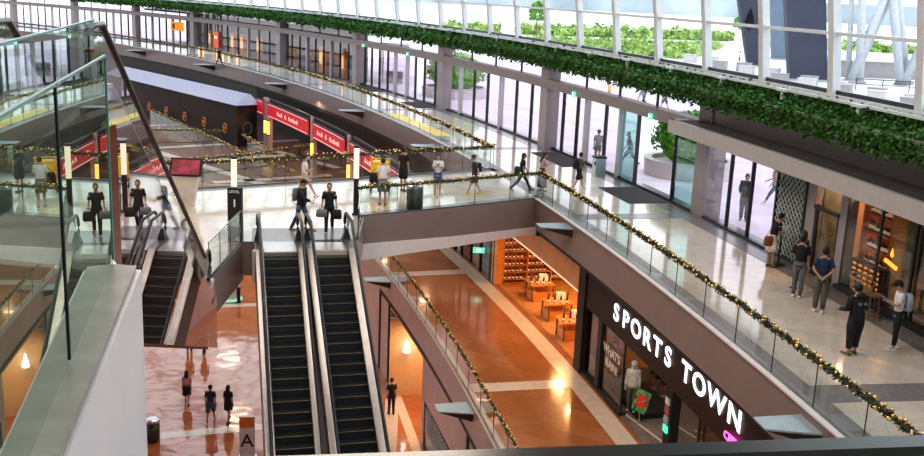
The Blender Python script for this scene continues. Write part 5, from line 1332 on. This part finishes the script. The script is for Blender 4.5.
pj = person('man in black t-shirt and black shorts standing at the far rail of the bridge', (-2.45, 39.6, 0), 330, 1.76, 0, ('rest', 'rest'), ST, top=('t_shirt', cl_black, 'short'), bottom=('shorts', cl_black, .46), shoes=cl_bshoe)
pj = person('woman in white top and blue shorts facing the viewer and holding a phone', (-1.03, 38.7, 0), 178, 1.72, 2, ('chest', 'chest'), ST2, top=('t_shirt', cl_white, 'short'), bottom=('shorts', cl_jean, .30), shoes=cl_wshoe, hair='bob', fem=True, headtilt=15)
backpack(pj, 'small dark backpack of the woman in white top and blue shorts', cl_brown, .7)
phone(pj, 'r', 'phone in the hands of the woman in white top on the bridge')
pj = person('woman in dark patterned top with backpack and yellow shoes on the bridge', (.42, 39.55, 0), 100, 1.64, 4, ('swingb', 'chest'), WALK, top=('blouse', cl_floral, 'short'), bottom=('shorts', cl_floral, .42), shoes=cl_yel, hair='bun', fem=True, headtilt=12)
backpack(pj, 'dark backpack on the woman with yellow shoes', cl_black, .85)
pj = person('woman in black with dark bag walking ahead at the bridge corner', (2.38, 40.75, 0), 278, 1.66, 4, ('swingf', 'rest'), STR, top=('t_shirt', cl_black, 'short'), bottom=('trousers', cl_black, 1.), shoes=cl_bshoe, hair='long', fem=True)
bag(pj['shr']+Vector((-.25, -.1, -.2)), 'dark green shoulder bag of the woman in black at the bridge corner', cloth('dark_green', (.02, .05, .04)), .28, .4, .12, .2, strap=pj['shr']+Vector((0, 0, .05)), name='shoulder_bag')
pj = person('woman in pink top and long dark patterned skirt looking at her phone', (3.22, 40.8, 0), 285, 1.62, 3, ('phone', 'phone'), ST2, top=('t_shirt', cl_pale, 'short'), bottom=('skirt', cl_floral, .92), shoes=cl_bshoe, hair='long', fem=True, headtilt=18)
phone(pj, 'l', 'phone held by the woman in pink top at the bridge corner')
pj = person('man in olive t-shirt and black shorts walking toward the doors with a backpack', (4.83, 41.55, 0), 288, 1.60, 4, ('swingf', 'point'), WALK, top=('t_shirt', cl_olive, 'short'), bottom=('shorts', cl_black, .46), shoes=cl_wshoe)
backpack(pj, 'black backpack on the man in olive t-shirt', cl_black, .95)
pj = person('person in grey shirt and light cap walking out through the entrance doors', (6.45, 48.3, 0), 350, 1.72, 0, ('rest', 'swingf'), WALK, top=('t_shirt', cl_grey, 'short'), bottom=('trousers', cl_slate, 1.), shoes=cl_grey, cap=cloth('tan', (.35, .25, .16)))
pj = person('person in black top striding outside behind the teal glass door', (8.0, 48.3, 0), 80, 1.72, 8, ('swingf', 'swingb'), STR, top=('t_shirt', cl_slate, 'short'), bottom=('shorts', cl_jean, .4), shoes=cl_grey, hair='long', fem=True)
pj = person('figure in black jacket and grey trousers standing outside the window, head bowed', (10.56, 36.8, 0), 165, 1.78, 4, ('hold', 'hold'), ST, top=('jacket', cl_black, 'long'), bottom=('loose_trousers', cl_slate, 1.), shoes=cl_bshoe, headtilt=20)
pj = person('woman in denim and pink striding past outside the window', (12.7, 40.2, 0), 95, 1.70, 5, ('swingf', 'hold'), STR, top=('t_shirt', cl_pale, 'short'), bottom=('trousers', cl_jean, .85), shoes=cl_wshoe, hair='bob', fem=True)
bag(pj['shl']+Vector((.05, -.12, -.12)), 'tan shoulder bag on the woman striding past outside', cl_beige, .34, .34, .12, 0, strap=pj['shl']+Vector((0, 0, .05)), name='shoulder_bag')
pj = person('woman in black top and white skirt bending over the menu stand', (9.6, 30.1, 0), 288, 1.72, 18, ('rest', 'hold'), ST2, top=('t_shirt', cl_black, 'short'), bottom=('skirt', cl_white, .52), shoes=cl_brown, hair='short', fem=True, headtilt=14)
bag(pj['hipl']+Vector((-.12, -.22, .12)), 'tan leather shoulder bag on the woman reading the menu', pbr('tan_leather', (.30, .12, .05), .5), .30, .30, .12, .2, strap=pj['shl']+Vector((0, 0, .04)), name='shoulder_bag')
pj = person('man in black t-shirt and grey trousers standing farther from the viewer in the queue pair', (9.45, 26.95, 0), 330, 1.78, 0, ('chest', 'rest'), ST, top=('t_shirt', cl_black, 'short'), bottom=('trousers', cl_slate, 1.), shoes=cl_wshoe)
pj = person('woman in dark top half hidden behind the man in black t-shirt', (9.75, 27.75, 0), 20, 1.72, 0, ('chest', 'chest'), ST, top=('t_shirt', cl_floral, 'short'), bottom=('trousers', cl_black, 1.), shoes=cl_bshoe, hair='bob', fem=True)
pj = person('man in navy t-shirt and olive trousers with hands clasped behind his back', (9.61, 25.6, 0), 340, 1.78, 0, ('behind', 'behind'), ST, top=('t_shirt', cl_navy, 'short'), bottom=('loose_trousers', cl_olive, .93), shoes=cl_wshoe)
pj = person('man in black hoodie and cropped black trousers with yellow-striped shoes, seen from behind', (9.31, 22.35, 0), 18, 1.74, 3, ('hold', 'hold'), ST2, top=('hoodie', cl_black, 'long'), bottom=('loose_trousers', cl_black, .86), shoes=pbr('black_yellow_shoe', (.10, .10, .02), .5, var=.9, scale=20), headtilt=18)
hood = [o for o in COL.objects if o.get('label', '').startswith('man in black hoodie')][0]; hood.scale = (1.16, 1.14, 1.0)
for i, sx in enumerate((-1, 1)):
    m_ = MB(); q = pj['M'] @ (Vector((sx*.075, -.15, 1.28))+pj['sh_']); m_.ball(tuple(q), .05, .012, .045, 8, 5)
    pa = m_.build('back_print', cl_grey); tag(pa, '%s pale round print on the back of the black hoodie' % ['left', 'right'][i], 'print')
pj = person('woman in white t-shirt and dark cap with black trousers looking at her phone', (10.5, 22.85, 0), 78, 1.72, 3, ('phone', 'phone'), ST, top=('t_shirt', cl_white, 'short'), bottom=('trousers', cl_black, .9), shoes=cl_wshoe, hair='short', cap=cl_black, headtilt=20)
phone(pj, 'l', 'phone held by the woman in white t-shirt at the right edge')
backpack(pj, 'pale blue backpack on the woman in white t-shirt at the right edge', cloth('pale_blue', (.40, .48, .55)), .9)
pj = person('lone dark-clad walker on the far walkway under the red lit poster', (-24.1, 97.4, 0), 250, 1.68, 0, ('rest', 'rest'), WALK, top=('t_shirt', cl_black, 'short'), bottom=('trousers', cl_black, 1.), shoes=cl_bshoe)
# plaza beyond the doors
pj = person('left of two dark-clad people on the plaza above the door beam', (13.2, 75.2, 0), 120, 1.75, 0, ('rest', 'swingf'), WALK, top=('jacket', cl_slate, 'long'), bottom=('trousers', cl_navy, 1.), shoes=cl_bshoe)
pj = person('right of two dark-clad people on the plaza above the door beam', (14.5, 73.8, 0), 120, 1.75, 0, ('swingf', 'rest'), WALK2, top=('t_shirt', cl_navy, 'short'), bottom=('shorts', cl_navy, .45), shoes=cl_bshoe, hair='long', fem=True)
pj = person('person in orange-brown on the plaza just behind the dark-clad pair', (13.6, 78.5, 0), 60, 1.75, 0, ('rest', 'rest'), WALK, top=('t_shirt', cloth('rust', (.55, .2, .1)), 'short'), bottom=('shorts', cl_pale, .45), shoes=cl_bshoe)
pj = person('person in amber yellow crouching forward alone on the plaza', (11.4, 81, 0), 60, 1.6, 12, ('rest', 'point'), ST, top=('t_shirt', cl_amber, 'short'), bottom=('shorts', cl_amber, .45), shoes=cl_bshoe)
pj = person('person in pale pink top outside by the planting bed', (36.0, 131.5, 0), 100, 1.75, 0, ('rest', 'rest'), ST, top=('t_shirt', cl_pale, 'short'), bottom=('trousers', cl_slate, 1.), shoes=cl_bshoe, hair='long', fem=True)
pj = person('person in white outside beside the one in pale pink', (35.0, 131.5, 0), 260, 1.7, 0, ('rest', 'chest'), ST, top=('t_shirt', cl_white, 'short'), bottom=('shorts', cl_grey, .45), shoes=cl_bshoe)
pj = person('person in teal top outside at the foot of the white struts', (39.0, 106.5, 0), 120, 1.75, 0, ('rest', 'chest'), ST, top=('t_shirt', cl_teal, 'short'), bottom=('trousers', cl_grey, 1.), shoes=cl_bshoe)
pj = person('dark-clad person outside beside the broad navy pylon', (38.9, 109.5, 0), 120, 1.75, 0, ('rest', 'rest'), ST, top=('jacket', cl_black, 'long'), bottom=('trousers', cl_black, 1.), shoes=cl_bshoe)
# lowest floor
zb = -10.8
pj = person('woman in pink blouse and black skirt walking away on the lowest floor', (-12.14, 42.2, zb), 8, 1.66, 0, ('rest', 'rest'), WALK, top=('blouse', cl_pink, 'short'), bottom=('skirt', cl_black, .5), shoes=cl_bshoe, hair='long', fem=True)
pj = person('man in navy t-shirt and patterned shorts walking away on the lowest floor', (-10.6, 40.4, zb), 2, 1.78, 0, ('rest', 'rest'), WALK2, top=('t_shirt', cl_navy, 'short'), bottom=('shorts', cl_jean, .46), shoes=cl_wshoe)
pj = person('woman with long black hair in a short black dress on the lowest floor', (-9.88, 40.6, zb), 350, 1.72, 0, ('rest', 'rest'), WALK, top=('t_shirt', cl_black, 'short'), bottom=('dress', cl_black, .42), shoes=cl_bshoe, hair='long', fem=True)
pj = person('attendant in white shirt and black trousers beside the glowing kiosk', (-13.2, 57.2, zb), 90, 1.72, 0, ('hold', 'rest'), ST, top=('blouse', cl_white, 'long'), bottom=('trousers', cl_black, 1.), shoes=cl_bshoe)
pj = person('left of two people partly hidden above the lowest floor beyond the steel panel', (-13.9, 49.0, zb), 10, 1.74, 0, ('rest', 'rest'), ST, top=('t_shirt', cl_black, 'short'), bottom=('trousers', cl_black, 1.), shoes=cl_bshoe)
pj = person('right of two people partly hidden above the lowest floor beyond the steel panel', (-13.1, 48.9, zb), 350, 1.74, 0, ('rest', 'rest'), WALK, top=('t_shirt', cl_slate, 'short'), bottom=('trousers', cl_black, 1.), shoes=cl_bshoe)
pj = person('dark-clad person on the lowest floor glimpsed beside the right escalator', (-2.85, 42.0, zb), 20, 1.75, 0, ('rest', 'rest'), ST, top=('t_shirt', cl_black, 'short'), bottom=('trousers', cl_black, 1.), shoes=cl_bshoe)
# mannequin in the sports shop
pj = person('mannequin in pale hooded jacket and dark trousers in the sports shop window', (5.75, 30.45, -5.18), 165, 1.74, 0, ('rest', 'rest'), ST, skin=pbr('white_mannequin', (.6, .6, .58), .4), top=('hoodie', cloth('pale_grey', (.62, .64, .60)), 'long'), bottom=('trousers', cl_olive, 1.), shoes=cl_bshoe, hair=None, cap=cloth('pale_grey2', (.60, .62, .58)), name='mannequin', cat='mannequin')
#@LIGHT
w = bpy.data.worlds.new('sky'); SC.world = w; w.use_nodes = True
nt = w.node_tree; bg = nt.nodes['Background']
tc = nt.nodes.new('ShaderNodeTexCoord'); sp = nt.nodes.new('ShaderNodeSeparateXYZ'); rp = nt.nodes.new('ShaderNodeValToRGB')
nt.links.new(tc.outputs['Generated'], sp.inputs[0]); nt.links.new(sp.outputs['Z'], rp.inputs['Fac'])
rp.color_ramp.elements[0].position = 0; rp.color_ramp.elements[0].color = (.97, .98, 1, 1)
rp.color_ramp.elements[1].position = .8; rp.color_ramp.elements[1].color = (.72, .82, .95, 1)
nt.links.new(rp.outputs['Color'], bg.inputs['Color']); bg.inputs['Strength'].default_value = 2.0
def area(name, loc, size, power, col, rot=(0, 0, 0), sy=None):
    l = bpy.data.lights.new(name, 'AREA'); l.energy = power; l.color = col; l.size = size
    if sy: l.shape = 'RECTANGLE'; l.size_y = sy
    o = bpy.data.objects.new(name, l); COL.objects.link(o); o.location = loc; o.rotation_euler = rot; return o
def point(name, loc, power, col, rad=.15):
    l = bpy.data.lights.new(name, 'POINT'); l.energy = power; l.color = col; l.shadow_soft_size = rad
    o = bpy.data.objects.new(name, l); COL.objects.link(o); o.location = loc; return o
for (x, y) in ((-8, 10), (-8, 28), (-10, 46), (-2, 20)): area('high_fill_light', (x, y, 16.8), 5, 1100, (1, .88, .76))  # warm fill lamps added high out of view to brighten shops and fascias
for t in (9.5, 10.6, 11.7, 12.6, 13.6, 14.6, 15.6, 16.8): q = pol(192.9+.7*(-1)**int(t*2), t, -1.5); area('walkway_fill_light', q, .22, 17, (1, .62, .30))  # warm lamps added to brighten the lower walkway floor
for t, r in ((14.1, 197), (14.9, 196.6), (15.7, 197), (14.6, 199.5), (15.6, 200)): q = pol(r, t, -1.6); area('shop_downlight', q, .4, 110, (1, .58, .24))
for t, r in ((12.6, 196.3), (11.3, 197.5), (10.2, 198)): q = pol(r, t, -1.6); area('shop_downlight', q, .4, 30, (1, .88, .78))
for t in (15.8, 16.4): q = pol(190.9, t, -7.1); area('corridor_light', q, .8, 70, (1, .62, .32))
for x, y in ((-10, 46), (-9, 38), (-14, 60)): area('hall_light', (x, y, -1.9 if y > 50 else -1.7), 1., 0 if y < 50 else 120, (1, .7, .45))
for t in (11.05, 11.55, 10.2, 9.2): q = pol(201 if t > 11 else 202.5, t, 3.1); area('restaurant_light', q, .4, 60 if t > 11 else 45, (1, .66, .38) if t > 11 else (.95, .95, .75))
for t in (19.5, 22, 25, 28): q = pol(194.2, t, -1.7); area('restaurant_light', q, .5, 40, (1, .6, .35))
for x, y in ((-18, 74), (-26, 86), (-12, 76)): area('hall_light', (x, y, -.8), 1.5, 60, (1, .72, .5))
SC.view_settings.view_transform = 'Standard'; SC.view_settings.look = 'Medium High Contrast'
SC.view_settings.exposure = .0
SC.cycles.use_denoising = True; SC.cycles.max_bounces = 7; SC.cycles.transparent_max_bounces = 24; SC.cycles.caustics_reflective = False; SC.cycles.caustics_refractive = False
SC.cycles.sample_clamp_indirect = 6
